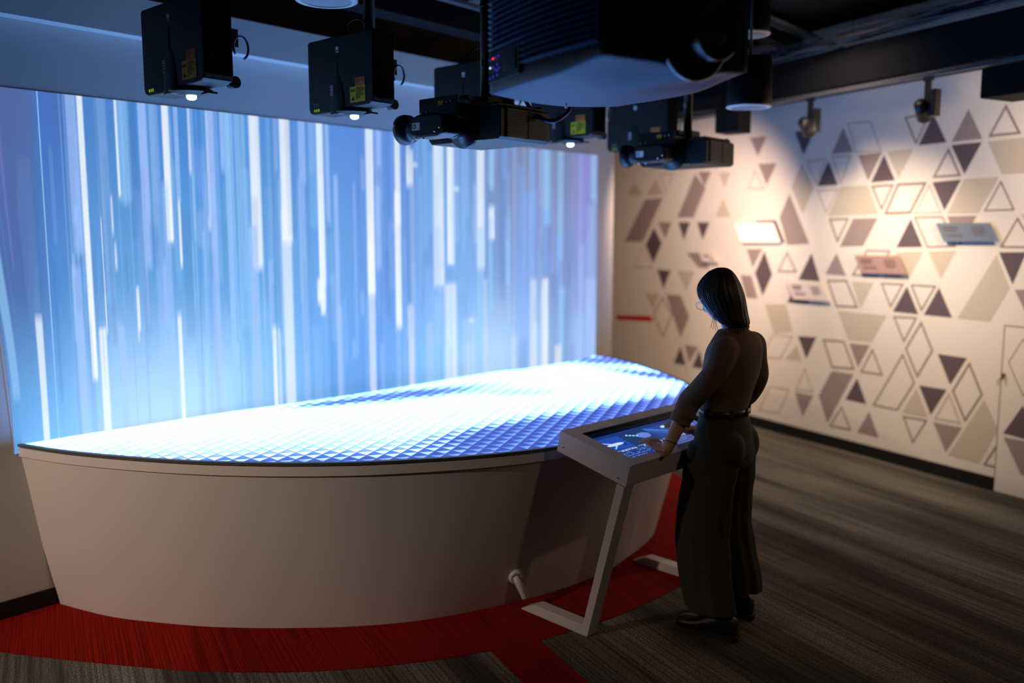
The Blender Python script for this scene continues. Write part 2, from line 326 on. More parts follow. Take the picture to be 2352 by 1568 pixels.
def screen():
    random.seed(11)
    strips = []
    for (x, y, wd, y0, y1, s_, k) in ST:
        t = wall_t(x, y); hw = (wall_t(x+wd/2, y)-wall_t(x-wd/2, y))/2
        zt, zb = onwall(x, y0).z, onwall(x, y1).z
        strips.append((t, hw, zt, zb, s_, lin(SC[k]), k == 'w'))
    for i in range(280):
        x = random.uniform(-30, 1370); wd = random.choice((2, 3, 5, 8, 12, 18)); 
        y0 = random.uniform(200, 800); y1 = y0+random.uniform(60, 420)
        if random.random() < .3: y0 = 200
        t = wall_t(x, 540); hw = (wall_t(x+wd/2, 540)-wall_t(x-wd/2, 540))/2
        k = random.choice('vvcb')
        a = random.uniform(.08, .26)*(0.25 if x < 90 else 1)
        if random.random() < .38: col = lin((58, 108, 168))
        else: col = lin(SC[k])
        strips.append((t, hw, onwall(x, y0).z, onwall(x, y1).z, a, col, False))
    # columns: evenly fine in the photo's own resolution of the wall
    NX, NZ = 1150, 64
    ts = [S_T0+(S_T1-S_T0)*((math.pow(2.2, i/NX)-1)/1.2) for i in range(NX+1)]
    zs = [S_Z0+(S_Z1-S_Z0)*j/NZ for j in range(NZ+1)]
    vs = []; cols = []
    for i, t in enumerate(ts):
        P = W0+A*t+N*0.004
        u, _ = proj((P.x, P.y, 1.8))
        mute = lambda c: tuple(x+(g_-x)*.17 for x, g_ in zip(c, (118, 140, 168)))
        cT, cM, cB = lin(mute(ramp(TOPC, u))), lin(mute(ramp(MIDC, u))), lin(ramp(BOTC, u))
        act = []
        for q in strips:
            d = abs(t-q[0])/q[1]
            if d < 1.5:
                act.append((1-ss(.75, 1.45, d), q))
        for z in zs:
            f = (S_Z1-z)/(S_Z1-0.85)
            k1 = ss(0, .55, f); k2 = ss(.5, 1.0, f)
            c = [a+(b-a)*k1 for a, b in zip(cT, cM)]; c = [a+(b-a)*k2 for a, b in zip(c, cB)]
            for wgt, q in act:
                zt, zb = q[2], q[3]
                up = ss(zt+.02, zt-.02, z) if zt < 2.45 else 1
                dn = ss(zb-.012, zb+.03, z)
                if zb < 1.0: dn = 1
                al = wgt*up*dn*q[4]
                if q[6]: al *= .82+.18*ss(zt, zb, z)
                c = [a+(b-a)*al for a, b in zip(c, q[5])]
            Q = P-A*(.095*ss(1.0, 2.3, z)*max(0, 1-(t-S_T0)/.17))
            vs.append((Q.x, Q.y, max(z, .80) if t < .5 else z)); cols.append((*c, 1))
    for (x, y, rx, ry) in DOTS:
        Q = onwall(x, y); t0, z0 = (Q-W0).dot(A), Q.z
        for idx, p in enumerate(vs):
            if abs(p[2]-z0) < .05:
                t = (Vector(p)-W0).dot(A); d = math.hypot((t-t0)/.035, (p[2]-z0)/.018)
                if d < 1.2:
                    k = .6*(1-ss(.5, 1.2, d)); cols[idx] = tuple(a+(b-a)*k for a, b in zip(cols[idx], (.75, .88, 1, 1)))
    fs = [(i*(NZ+1)+j, (i+1)*(NZ+1)+j, (i+1)*(NZ+1)+j+1, i*(NZ+1)+j+1) for i in range(NX) for j in range(NZ)]
    m_ = MB(); m_.add(vs, fs, 0, False)
    M['screen'] = content_mat('projected light trails', 1.0)
    t_ = thing('projection_screen', 'tall wide screen glowing with blue and white falling light trails behind the table', 'screen', (W0+A*2.4+UP*0.8), 0, None, True)
    o = m_.build('picture', 'screen', t_, fixn=False)
    at = o.data.color_attributes.new('content', 'FLOAT_COLOR', 'POINT')
    at.data.foreach_set('color', [x for c in cols for x in c])
    # thin backing sheet
    b = MB().prism([W0+A*.5+UP*S_Z0+N*0.0006, W0+A*S_T1+UP*S_Z0+N*0.0006, W0+A*S_T1+UP*S_Z1+N*0.0006, W0+A*(S_T0-.09)+UP*S_Z1+N*0.0006, W0+A*S_T0+UP*.80+N*0.0006, W0+A*.5+UP*.80+N*0.0006], N*.0028)
    b.build('backing_sheet', 'wall', t_)
screen()

# ------------------------------------------------------------------ patterned wall
R_S0, R_S1, R_H = -9.0, 5.5, 3.6
def build_right():
    mats = ['wall_r', mat('graphic dark plum', (92, 78, 86), 0.7), mat('graphic mid taupe', (150, 134, 134), 0.7), mat('graphic light greige', (192, 182, 168), 0.7), mat('graphic outline', (138, 122, 118), 0.7), mat('graphic outline pale', (186, 174, 166), 0.7), mat('graphic red', (196, 30, 24), 0.6), mat('panel joint', (90, 78, 68), 0.8)]
    mb = MB(); a_, b_ = R0+RD*R_S0, R0+RD*R_S1
    mb.prism([a_, b_, b_-RN*0.2, a_-RN*0.2], (0, 0, R_H))
    lay = [0]
    def fig(pts, mi, wdt=0.0):
        lay[0] += 1
        q = [((p-R0).dot(RD), p.z) for p in pts]
        off = 0.0005+0.000012*lay[0]
        def W(s_, z_, o_): return R0+RD*s_+UP*z_+RN*o_
        n = len(q)
        if not wdt:
            mb.prism([W(s_, z_, 0.0002) for s_, z_ in q], RN*off, mi); return
        ar = sum(q[i][0]*q[(i+1) % n][1]-q[(i+1) % n][0]*q[i][1] for i in range(n))
        sg = 1 if ar > 0 else -1
        inn = []
        for i in range(n):
            p0, p1, p2 = Vector(q[i-1]), Vector(q[i]), Vector(q[(i+1) % n])
            d1, d2 = (p1-p0).normalized(), (p2-p1).normalized()
            n1, n2 = Vector((-d1.y, d1.x))*sg, Vector((-d2.y, d2.x))*sg
            bis = (n1+n2).normalized(); k = wdt/max(.3, bis.dot(n1)); inn.append(p1+bis*k)
        for i in range(n):
            j = (i+1) % n
            mb.prism([W(*q[i], 0.0002), W(*q[j], 0.0002), W(*inn[j], 0.0002), W(*inn[i], 0.0002)], RN*off, mi)
    def S(ox, oy, sc_, items):
        for it in items:
            k, pts = it[0], it[1]
            P = [onright(ox+x/sc_, oy+y/sc_) for x, y in pts]
            mi = {'D': 1, 'M': 2, 'L': 3, 'O': 4, 'o': 5, 'R': 6}[k]
            fig(P, mi, {'O': .017, 'o': .014}.get(k, 0) * (it[2] if len(it) > 2 else 1))
    S(1850, 180, 3.92, [
     ('D',[(1155,322),(1018,603),(1272,575)]),('O',[(890,345),(1130,310),(995,600)],.8),('M',[(1470,275),(1318,572),(1595,543)]),('O',[(1808,228),(1645,530),(1945,498)]),
     ('D',[(1315,600),(1590,572),(1433,862)]),('L',[(1640,568),(2010,528),(2160,848),(1772,862)]),('M',[(340,440),(235,682),(430,660)]),('D',[(207,742),(105,970),(293,958)]),
     ('o',[(375,400),(590,380),(690,660),(450,670)]),('M',[(475,690),(690,665),(565,925)]),('D',[(708,688),(590,938),(808,918)]),('L',[(735,660),(975,630),(838,905)]),
     ('O',[(1290,620),(1143,898),(1405,880)]),('D',[(1143,935),(1403,910),(1252,1190)]),('L',[(1430,905),(1745,888),(1560,1215),(1275,1222)]),('O',[(1762,915),(1605,1198),(1890,1188)],.7),
     ('O',[(830,945),(1098,930),(950,1218),(705,1228)],1.2),('o',[(1120,945),(1230,1215),(975,1225)]),('O',[(590,965),(800,950),(685,1195)]),('L',[(315,975),(560,960),(665,1225),(205,1240)]),
     ('o',[(100,1005),(300,990),(188,1225)]),('O',[(210,1262),(395,1255),(287,1485)]),('M',[(430,1262),(655,1255),(520,1508),(310,1515)]),('D',[(950,1262),(818,1522),(1055,1518)]),
     ('O',[(975,1245),(1240,1238),(1360,1520),(1095,1525)],.8),('M',[(1275,1240),(1545,1235),(1390,1505)]),('O',[(1913,1245),(1750,1525),(2080,1530)],.8),('o',[(0,745),(190,715),(100,960)]),('o',[(235,700),(415,690),(320,960)]),
     ('L',[(1940,1225),(2150,1215),(2150,1480)])])
    S(1400, 180, 3.92, [
     ('M',[(1265,535),(1415,520),(1335,700)]),('D',[(1668,480),(1850,462),(1748,690)]),('M',[(1340,770),(1505,762),(1415,965)]),('o',[(1310,820),(1240,1000),(1400,1000)]),
     ('M',[(800,840),(915,840),(855,975)]),('M',[(770,860),(865,990),(755,1252),(612,1252)]),('M',[(320,1090),(480,1075),(300,1470),(135,1470)]),('M',[(440,1295),(560,1295),(500,1445)]),
     ('D',[(620,1295),(725,1295),(670,1455)]),('D',[(790,1295),(900,1295),(838,1455)]),('L',[(1025,1080),(955,1245),(1095,1245)]),('L',[(230,930),(155,1050),(300,1050)]),('L',[(420,900),(335,1050),(490,1050)]),
     ('o',[(450,860),(580,850),(505,1040)]),('L',[(985,850),(1095,845),(1035,985)]),('M',[(1620,1040),(1800,1490),(1600,1500),(1530,1250)]),('D',[(1320,1282),(1500,1277),(1580,1482),(1230,1488)]),
     ('L',[(1730,760),(1840,980),(1740,1220),(1640,980)])])
    S(1400, 520, 3.92, [
     ('D',[(400,10),(470,150),(395,330),(325,165)]),('D',[(430,390),(550,395),(487,560)]),('o',[(300,170),(215,370),(390,375)]),('L',[(610,400),(770,400),(690,580)]),
     ('M',[(510,610),(640,620),(720,810),(640,1000),(600,880)]),('L',[(320,600),(450,610),(390,740)]),('O',[(475,630),(570,790),(480,1000),(390,790)]),('D',[(640,1080),(580,1230),(685,1245)]),
     ('M',[(680,1065),(800,1085),(715,1225)]),('D',[(810,1110),(745,1265),(850,1280)]),('D',[(1395,220),(1465,430),(1380,625),(1310,420)]),('M',[(1235,205),(1380,200),(1290,370)]),
     ('M',[(1180,435),(1280,445),(1335,650),(1230,640)]),('D',[(1820,240),(1700,480),(1895,495)]),('O',[(1600,220),(1510,410),(1690,415)]),('D',[(1650,590),(1600,685),(1790,695),(1800,660)]),
     ('L',[(1400,700),(1590,700),(1650,945),(1480,960)]),('M',[(695,235),(830,235),(900,380),(800,370)]),('R',[(62,797),(368,803),(396,855),(62,840)])])
    S(1700, 560, 2.613, [
     ('M',[(580,55),(512,180),(636,192)]),('O',[(520,215),(640,215),(710,385),(575,378)]),('L',[(670,225),(805,230),(722,390)]),('O',[(842,232),(985,238),(903,385)],.8),('O',[(1022,242),(1180,250),(1088,408)],.8),
     ('D',[(1002,255),(918,405),(1070,422)]),('D',[(1195,262),(1103,425),(1272,442)]),('O',[(918,432),(1065,440),(983,595)],.8),('O',[(1088,462),(1160,640),(1063,805),(990,628)],.9),('L',[(585,400),(880,430),(790,590),(650,575)]),
     ('O',[(760,35),(905,38),(820,200),(670,190)],.8),('L',[(940,50),(1100,45),(1010,215),(860,210)]),('L',[(1130,45),(1300,40),(1205,210)]),('L',[(1540,65),(1622,265),(1500,465),(1305,445)]),('D',[(1555,50),(1720,50),(1637,242)]),
     ('M',[(1650,275),(1760,270),(1720,420)]),('D',[(348,553),(458,560),(398,690)]),('M',[(655,595),(780,608),(708,740)]),('O',[(495,570),(625,580),(690,755),(550,745)]),('O',[(795,625),(858,790),(720,770)],.8),
     ('M',[(550,762),(682,782),(525,1075),(472,910)]),('D',[(703,805),(632,932),(758,960)]),('O',[(610,970),(668,1120),(535,1095)],.8),('M',[(775,1005),(703,1130),(833,1162)]),('O',[(978,655),(1050,835),(945,1000),(795,970)],.8),
     ('D',[(1187,660),(1362,685),(1262,845)]),('D',[(1075,848),(1240,875),(1145,1025)]),('O',[(1378,705),(1458,905),(1350,1070),(1272,880)],.9),('L',[(1060,865),(975,1010),(1130,1040)]),('o',[(1255,890),(1165,1050),(1330,1080)]),
     ('O',[(975,1030),(1127,1055),(1037,1200)],.8),('M',[(1160,1068),(1332,1102),(1235,1250)]),('L',[(1468,930),(1548,1110),(1435,1315),(1250,1265)]),('O',[(1560,1172),(1458,1325),(1640,1368)],.8),
     ('M',[(330,890),(440,910),(375,1035)]),('o',[(175,850),(300,870),(235,1020),(110,1000)]),('L',[(345,605),(270,690),(370,700)]),('o',[(200,540),(320,550),(245,690),(120,680)]),('M',[(40,30),(125,35),(80,140)]),
     ('o',[(390,740),(330,880),(440,890)])])
    struct(mb.build('wall_right', mats))
    # hatch door flush in the wall with its part of the print
    mb = MB(); s_l = (onright(2300, 900)-R0).dot(RD); ztop = onright(2311, 749).z
    W = lambda s_, z_, o_: R0+RD*s_+UP*z_+RN*o_
    mb.prism([W(s_l, 0.006, 0), W(s_l-1.3, 0.006, 0), W(s_l-1.3, ztop, 0), W(s_l, ztop, 0)], RN*0.006, 0)
    for p in ([W(s_l, 0, 0), W(s_l+.008, 0, 0), W(s_l+.008, ztop+.008, 0), W(s_l, ztop+.008, 0)], [W(s_l, ztop, 0), W(s_l-1.3, ztop, 0), W(s_l-1.3, ztop+.008, 0), W(s_l, ztop+.008, 0)]):
        mb.prism(p, RN*0.0035, 5)
    def df(pts, mi, wdt=0):
        q = [Vector(((p-R0).dot(RD), p.z)) for p in (onright(1700+x/2.613, 560+y/2.613) for x, y in pts)]
        if not wdt: mb.prism([W(s_, z_, 0.0061) for s_, z_ in q], RN*0.001, mi); return
        c = sum(q, Vector((0, 0)))/len(q)
        for i in range(len(q)):
            a1, b1 = q[i], q[(i+1) % len(q)]; mb.prism([W(*a1, .0061), W(*b1, .0061), W(*(b1+(c-b1)*wdt), .0061), W(*(a1+(c-a1)*wdt), .0061)], RN*0.001, mi)
    df([(1700,970),(1583,1135),(1750,1180),(1790,1100)], 1); df([(1585,1158),(1750,1190),(1800,1400),(1690,1385)], 2); df([(1704,565),(1612,710),(1704,920),(1800,720)], 3, .07)
    d = mb.build('door_1', ['wall_r', mats[1], mats[2], mats[4], 'wall_r', mats[7]]); struct(d)
    lk = onright(2308, 860)
    k = MB().lathe(lk+RN*0.006, RN, [(0, 0.02), (0.010, 0.02), (0.012, 0.014), (0.012, 0.0)], 16).box(lk+RN*0.026-UP*0.012, (0.004, 0.010, 0.022), (RD, RN, UP)).build('lock', mat('brass', (150, 120, 60), 0.3, 0.9))
    k.parent = d
    s_b = s_l
    struct(MB().prism([W(s_b+.01, 0, 0), W(R_S1, 0, 0), W(R_S1, 0, .012), W(s_b+.01, 0, .012)], (0, 0, 0.10)).build('baseboard_right', 'black_trim'))
    return W
WR = build_right()
# plaques standing off the wall
def plaque(pts, label, m_, lines, off=0.03, group=None):
    q = [((p-R0).dot(RD), p.z) for p in (onright(*p) for p in pts)]
    c = (sum(a for a, b in q)/4, sum(b for a, b in q)/4)
    t = thing('wall_plaque', label, 'sign', WR(c[0], c[1], 0), 0, 'text plaques on the patterned wall', True)
    MB().prism([WR(s_, z_, off) for s_, z_ in q], RN*0.008).build('panel', m_, t, bevel=0.001)
    for d_ in (.06, -.06): MB().box(WR(c[0]+d_, c[1], off/2), (0.01, off/2, 0.01), (RD, RN, UP)).build('standoff', 'chrome', t)
    mb = MB()
    a, b, cc, d = [Vector(x) for x in q]      # tl tr br bl
    for (x0, x1, y, hgt) in lines:
        P = lambda x, y: (a.lerp(b, x)).lerp(d.lerp(cc, x), y)
        pp = [P(x0, y), P(x1, y), P(x1, y+hgt), P(x0, y+hgt)]
        mb.prism([WR(p.x, p.y, off+.0081) for p in pp], RN*0.0006)
    if lines: mb.build('printed_text', mat('plaque lettering', (96, 84, 84), 0.7), t)['kind'] = 'stuff'
    return t
M['plq_w'] = mat('plaque cream with added glow', (246, 242, 232), 0.5, emit=(255, 246, 226), es=0.25); M['plq_b'] = mat('plaque slate blue', (108, 122, 140), 0.5)  # faint emission added to the cream plaque, standing in for reflected light
M['plq_p'] = mat('plaque rose taupe', (168, 138, 130), 0.5); M['plq_pale'] = mat('plaque pale', (222, 208, 206), 0.5)
TXT = [(.1, .38, .2, .1), (.1, .34, .36, .1), (.1, .42, .6, .05), (.1, .40, .7, .05), (.62, .86, .22, .05), (.62, .88, .32, .05), (.62, .84, .42, .05), (.62, .87, .52, .05), (.62, .8, .62, .05)]
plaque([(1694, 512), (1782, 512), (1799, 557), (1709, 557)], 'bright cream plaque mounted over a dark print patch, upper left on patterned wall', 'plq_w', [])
plaque([(2156, 512), (2282, 512), (2302, 555), (2175, 555)], 'slate blue slanted plaque with faint text near the right edge', 'plq_b', TXT)
plaque([(1969, 586), (2072, 587), (2090, 630), (1985, 627)], 'dusty rose slanted plaque with dark text beside the outlined figure', 'plq_p', TXT)
plaque([(1813, 645), (1896, 650), (1913, 692), (1829, 687)], 'pale pink slanted plaque with small print, right of the standing visitor', 'plq_pale', TXT)
plaque([(1610, 578), (1642, 578), (1655, 603), (1620, 602)], 'small white slanted plaque behind the top of the visitor', 'plq_pale', [(.3, .6, .3, .2), (.6, .8, .6, .15)])

# ------------------------------------------------------------------ ceiling and services
struct(MB().box((1.5, 5.5, 3.75), (8, 7.5, 0.05)).build('ceiling', 'ceil'))
BO = R0+RN*0.9
def along(P, d, s0, s1, z0, z1, wdt, nrm):
    a_, b_ = P+d*s0, P+d*s1
    return MB().prism([a_+UP*z0, b_+UP*z0, b_+nrm*wdt+UP*z0, a_+nrm*wdt+UP*z0], (0, 0, z1-z0))
tag(along(BO, RD, -7, 2.3, 2.90, 3.17, 0.30, -RN).build('air_duct', 'duct', bevel=0.01), 'long black boxed duct under the ceiling above the patterned wall', 'duct')
tag(along(BO, RD, -7, 1.6, 2.862, 2.889, 0.035, -RN).build('lighting_track', 'rim_grey', bevel=0.003), 'thin grey lighting track running under the black boxed duct', 'track')
# services above the table
rng = random.Random(5)
mb = along(W0+N*0.25, A, -2, 5.4, 3.16, 3.30, 0.16, N); tag(mb.build('ceiling_beam', 'duct', bevel=.006), 'dark beam just above and in front of the white screen wall', 'beam')
mb = along(W0+N*1.05, A, -2, 7, 3.46, 3.68, 0.12, N); tag(mb.build('ceiling_beam', 'duct', bevel=.006), 'dark beam above the row of hanging projectors', 'beam')
mb = along(W0-A*0.0+A*3.4, N, 0.1, 6, 3.50, 3.70, 0.10, A); tag(mb.build('ceiling_beam', 'duct', bevel=.006), 'dark cross beam over the middle of the long table', 'beam')
def pipe(p0, p1, r, label, nm='conduit_pipe'):
    t = thing(nm, label, 'pipe', p0, 0, None, True)
    d = (Vector(p1)-Vector(p0)); MB().tube([p0, p1], r, 14).build('tube', 'pipe', t)
    for k in (0.18, 0.42, 0.66, 0.88):
        c = Vector(p0)+d*k; MB().tube([c-d.normalized()*.02, c+d.normalized()*.02], r*1.2, 14).tube([c, (c.x, c.y, 3.70)], .004, 6).build('hanger', 'pipe', t)
a0 = W0+N*0.75
pipe(a0-A*1.5+UP*3.22, a0+A*6.5+UP*3.22, .035, 'black pipe running along the ceiling behind the projector row')
a0 = W0+N*1.75
pipe(a0-A*2+UP*3.30, a0+A*7+UP*3.30, .028, 'thinner black pipe running along the ceiling nearer the room')
a0 = R0+RN*2.3
pipe(a0-RD*6+UP*3.45, a0+RD*3+UP*3.45, .022, 'thin dark conduit under the ceiling at the right')
a0 = R0+RN*1.8
pipe(a0-RD*6.3+UP*3.5, a0+RD*3+UP*3.5, .016, 'thinnest dark conduit beside the duct at the right')
def cable(pts, r, label, m_='cable', nm='ceiling_cable', n=8):
    P = cr([tuple(p) for p in pts], 8)
    return tag(MB().tube(P, r, n).build(nm, m_), label, 'cable')
def bundle(base, d, nrm, n_, s0, s1, z, spread, label):
    t = thing('cable_bundle', label, 'cables', base+d*s0+UP*z, 0, None, True)
    for k in range(n_):
        ph = rng.uniform(0, 6); pts = []
        for i in range(9):
            s_ = s0+(s1-s0)*i/8
            pts.append(tuple(base+d*s_+nrm*(rng.uniform(-spread, spread)*.5+k*.012)+UP*(z+.035*math.sin(ph+i*1.9)+rng.uniform(-.02, .02)-.02*(k % 3))))
        MB().tube(cr(pts, 6), rng.choice((.006, .008, .010)), 8).build('cable', 'cable', t)
    return t
bundle(BO+RN*0.02, RD, RN, 7, -6, 2.0, 3.24, .05, 'bundle of black cables lying on the boxed duct at the right')
bundle(W0+N*1.5, A, N, 6, -1, 5, 3.42, .08, 'loose bundle of black cables slung above the hanging projectors')
bundle(W0+N*2.2, A, N, 5, -1, 4, 3.38, .08, 'second bundle of black cables over the room side of the table')
a0 = W0+A*2.95+N*1.15
cable([a0+UP*3.2, a0+A*.03+UP*3.1, a0+UP*3.0, a0-A*.03+UP*2.93, a0-A*.06+UP*2.9], .012, 'pale grey cable end dangling between two hanging projectors', 'cable_grey')
tag(MB().box(onz(1130, 5, 3.22)+Vector((0, 0, 0)), (.16, .05, .02), (A, N, UP)).build('strut_channel', 'fin', bevel=.003), 'short steel channel with bolts above the large projector', 'bracket')

def pendant(u, v, r, z, ln, label, m_='mesh_white', taper=.94):
    c = onz(u, v, z)
    t = thing('ceiling_speaker', label, 'speaker', c, 0)
    MB().lathe((0, 0, 0), UP, [(r*.985, 0.004), (r, .012), (r*.99, .03), (r*taper, ln), (0, ln)], 48).build('housing', 'black', t)
    MB().lathe((0, 0, 0), UP, [(r*.99, .006), (r*.985, 0), (r*.80, -.003), (r*.79, .001), (r*.79, .004)], 48).build('ring', 'white_plastic', t)
    MB().lathe((0, 0, 0), UP, [(r*.79, .001), (r*.3, -.006), (r*.1, -.007), (0.0001, -.007)], 48).build('grille', m_, t)
    MB().tube([(0, 0, ln), (0, 0, 3.70-c.z)], .008, 8).build('suspension_rod', 'black', t)
    return t
pendant(750, 2, .122, 2.75, .24, 'round white faced ceiling speaker above and between the two nearest projectors')
pendant(1722, 80, .118, 3.0, .26, 'round ceiling speaker half hidden behind the large projector')
pendant(1720, 247, .128, 2.57, .27, 'black drum shaped pendant speaker hanging lowest, beside the large projector')
def boxthing(u, v, z, h, ax, label, nm='equipment_box', cat='box', m_='duct'):
    c = onz(u, v, z); t = thing(nm, label, cat, c, 0, None, True)
    MB().box(c+UP*h[2], h, ax).build('case', m_, t, bevel=.006)
    MB().tube([c+UP*(2*h[2]-.01), Vector((c.x, c.y, 2.90 if u > 2000 else 3.70))], .01, 8).build('hanger', 'pipe', t)
boxthing(2350, 222, 2.67, (.17, .16, .09), (RD, RN, UP), 'black box hanging from the ceiling in front of the patterned wall, past the spotlights')
boxthing(1683, 306, 2.62, (.10, .10, .09), (N, A, UP), 'black box hanging behind the drum pendant')
boxthing(1560, 262, 2.80, (.35, .05, .05), (N, A, UP), 'long dark box hanging behind the farther side projector')

def track_lamp(u, v, dist_off, label):
    # hangs from the lighting track
    P = on(u, v, BO-RN*0.0175, RN); P = Vector((P.x, P.y, 2.862))
    t = thing('track_spotlight', label, 'spotlight', P, math.atan2(RD.y, RD.x), 'spotlights on the track')
    MB().box((0, 0, -.012), (.03, .016, .014)).box((0, 0, -.09), (.018, .012, .08)).build('stem', 'black', t)
    MB().box((-.05, 0, -.17), (.028, .03, .085)).build('driver_box', 'black', t, bevel=.004)
    ax = Vector((.35, -.75, -.35)).normalized()
    MB().lathe((.03, 0, -.21), ax, [(0, -.09), (.040, -.085), (.044, -.02), (.05, .06), (.052, .075), (.044, .075), (.04, .04), (.0, .035)], 28).build('lamp_head', 'black', t)
    return t
track_lamp(2132, 200, 0, 'black track spotlight with round head near the upper right corner')
track_lamp(1862, 240, 0, 'black track spotlight farther left along the track')

# ------------------------------------------------------------------ exhibit table
TZ = 0.847
top_front = [(-2.430, 4.130), (-2.1, 3.975), (-1.73, 3.857), (-1.42, 3.79), (-1.11, 3.759), (-0.80, 3.762), (-0.537, 3.796), (-0.15, 3.895), (0.216, 4.062), (0.56, 4.335), (0.86, 4.70), (1.06, 5.12), (1.175, 5.52), (1.206, 5.804), (1.177, 6.037), (1.13, 6.28), (1.058, 6.497), (0.96, 6.82), (0.85, 7.083), (0.74, 7.20)]
top_back = [(0.66, 7.19), (0.451, 6.861), (0.079, 6.497), (-0.162, 6.33), (-0.786, 5.66), (-1.338, 5.14), (-1.668, 4.86), (-2.1, 4.42)]
base_front = [(-2.275, 4.195), (-1.965, 4.053), (-1.702, 3.985), (-1.437, 3.939), (-1.187, 3.925), (-0.98, 3.927), (-0.777, 3.939), (-0.56, 3.975), (-0.372, 4.033), (-0.164, 4.127), (0.08, 4.257), (0.254, 4.378), (0.448, 4.548), (0.568, 4.685), (0.675, 4.851), (0.77, 5.0), (0.846, 5.149), (0.905, 5.316), (0.945, 5.6), (0.94, 5.9), (0.87, 6.3), (0.76, 6.7), (0.62, 6.95)]
def pip(x, y, P):
    c = False; n = len(P)
    for i in range(n):
        x0, y0 = P[i]; x1, y1 = P[(i+1) % n]
        if (y0 > y) != (y1 > y) and x < (x1-x0)*(y-y0)/(y1-y0)+x0: c = not c
    return c
def clip_poly(poly, a, b):      # keep the side left of a->b
    out = []; s_ = lambda p: (b[0]-a[0])*(p[1]-a[1])-(b[1]-a[1])*(p[0]-a[0])
    for i in range(len(poly)):
        p, q = poly[i], poly[(i+1) % len(poly)]; sp_, sq = s_(p), s_(q)
        if sp_ >= 0: out.append(p)
        if (sp_ >= 0) != (sq >= 0):
            k = sp_/(sp_-sq); out.append(tuple(u+(v-u)*k for u, v in zip(p, q)))
    return out
def table():
    t = thing('exhibit_table', 'long white leaf shaped table against the screen with glowing faceted top', 'table', (-0.6, 4.9, 0), 0, None, True)
    F = resample([(x, y, 0) for x, y in cr(top_front, 8)], 121)
    B = resample([(x, y, 0) for x, y in cr(base_front, 8)], 121)
    Bk = [(x, y, 0) for x, y in cr([top_front[-1]]+top_back+[top_front[0]], 6)][1:-1]
    cen = Vector((-0.55, 5.1, 0))
    def off(P, d):      # inset along the local normal
        out = []
        for i, p in enumerate(P):
            tg = (P[min(i+1, len(P)-1)]-P[max(i-1, 0)]).normalized(); nn = Vector((-tg.y, tg.x, 0))
            out.append(p+nn*d)
        return out
    # body skin with thickness
    up = off(F, .015); rows = []
    for k in range(13):
        f = k/12; rows.append([up[i].lerp(B[i], f)+UP*(0.79*(1-f)) for i in range(121)])
    mb = MB(); vs = [p for r in rows for p in r]
    mb.add(vs, [(r*121+i, r*121+i+1, (r+1)*121+i+1, (r+1)*121+i) for r in range(12) for i in range(120)], 0, True)
    inn = off(up, .03)
    rows2 = [[inn[i].lerp(off(B, .03)[i], f)+UP*(0.79*(1-f)) for i in range(121)] for f in (0, 1)]
    mb.add([p for r in rows2 for p in r], [(i, i+121, i+122, i+1) for i in range(120)], 0, True)
    mb.build('body', 'plaster', t)
    # rim band
    def ring(P, z0, z1, d0, d1, name, m_):
        a, b = off(P, d0), off(P, d1); mb = MB(); n = len(P)
        vs = [p+UP*z0 for p in a]+[p+UP*z1 for p in a]+[p+UP*z1 for p in b]+[p+UP*z0 for p in b]; fs = []
        for i in range(n-1):
            for q in range(4): fs.append((q*n+i, q*n+i+1, ((q+1) % 4)*n+i+1, ((q+1) % 4)*n+i))
        fs += [(0, n, 2*n, 3*n), (n-1, 2*n-1, 3*n-1, 4*n-1)]
        mb.add(vs, fs); return mb.build(name, m_, t)
    ring(F, .785, .829, .004, .05, 'rim_band', 'plaster')
    ring(F, .829, .834, .014, .05, 'shadow_gap', 'black')
    ring(F, .834, .847, .000, .022, 'rim_edge', 'rim_grey')
    # deck below the tiles
    out = [(p.x, p.y) for p in off(F, .015)] + [(p[0], p[1]) for p in Bk]
    MB().prism([(x, y, .80) for x, y in out], (0, 0, .030)).build('deck', 'plaster', t)
    # luminous top: a flat picture of a triangle lattice, white hot with blue pools
    NF, NR = 240, 44
    fr = resample([tuple(p) for p in off(F, .020)], NF+1); bk = resample([tuple(Vector(p)) for p in ([(fr[-1].x, fr[-1].y, 0)]+list(Bk)+[(fr[0].x, fr[0].y, 0)])], NF+1)[::-1]
    vs = []; cols = []
    yed = [(20, 1018), (150, 1036), (300, 1050), (450, 1059), (600, 1063), (750, 1062), (900, 1058), (1100, 1044), (1280, 1025), (1400, 1003), (1500, 975), (1560, 948), (1590, 893)]
    blobs = [(1340, 972, -.14, 215, 33, 2.75), (1520, 938, -.12, 130, 28, 2.6), (1150, 1000, -.10, 170, 27, 1.5), (940, 905, -.10, 190, 11, 2.4), (745, 927, -.10, 90, 5, 1.7), (1400, 828, .03, 130, 10, 2.4), (1505, 861, .13, 110, 7, 2.4), (1585, 905, .5, 30, 20, 1.6), (1180, 900, .0, 90, 8, .9)]
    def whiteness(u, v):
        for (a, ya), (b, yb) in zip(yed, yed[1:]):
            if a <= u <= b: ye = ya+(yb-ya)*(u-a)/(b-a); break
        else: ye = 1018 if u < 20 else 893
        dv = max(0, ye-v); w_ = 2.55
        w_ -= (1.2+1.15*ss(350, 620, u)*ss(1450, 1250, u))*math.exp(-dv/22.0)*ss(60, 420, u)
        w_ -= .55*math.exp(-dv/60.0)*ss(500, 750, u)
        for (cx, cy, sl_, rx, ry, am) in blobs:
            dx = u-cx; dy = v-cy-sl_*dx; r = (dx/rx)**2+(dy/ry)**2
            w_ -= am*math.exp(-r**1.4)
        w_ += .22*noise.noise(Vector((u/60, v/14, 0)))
        return max(.02, w_)
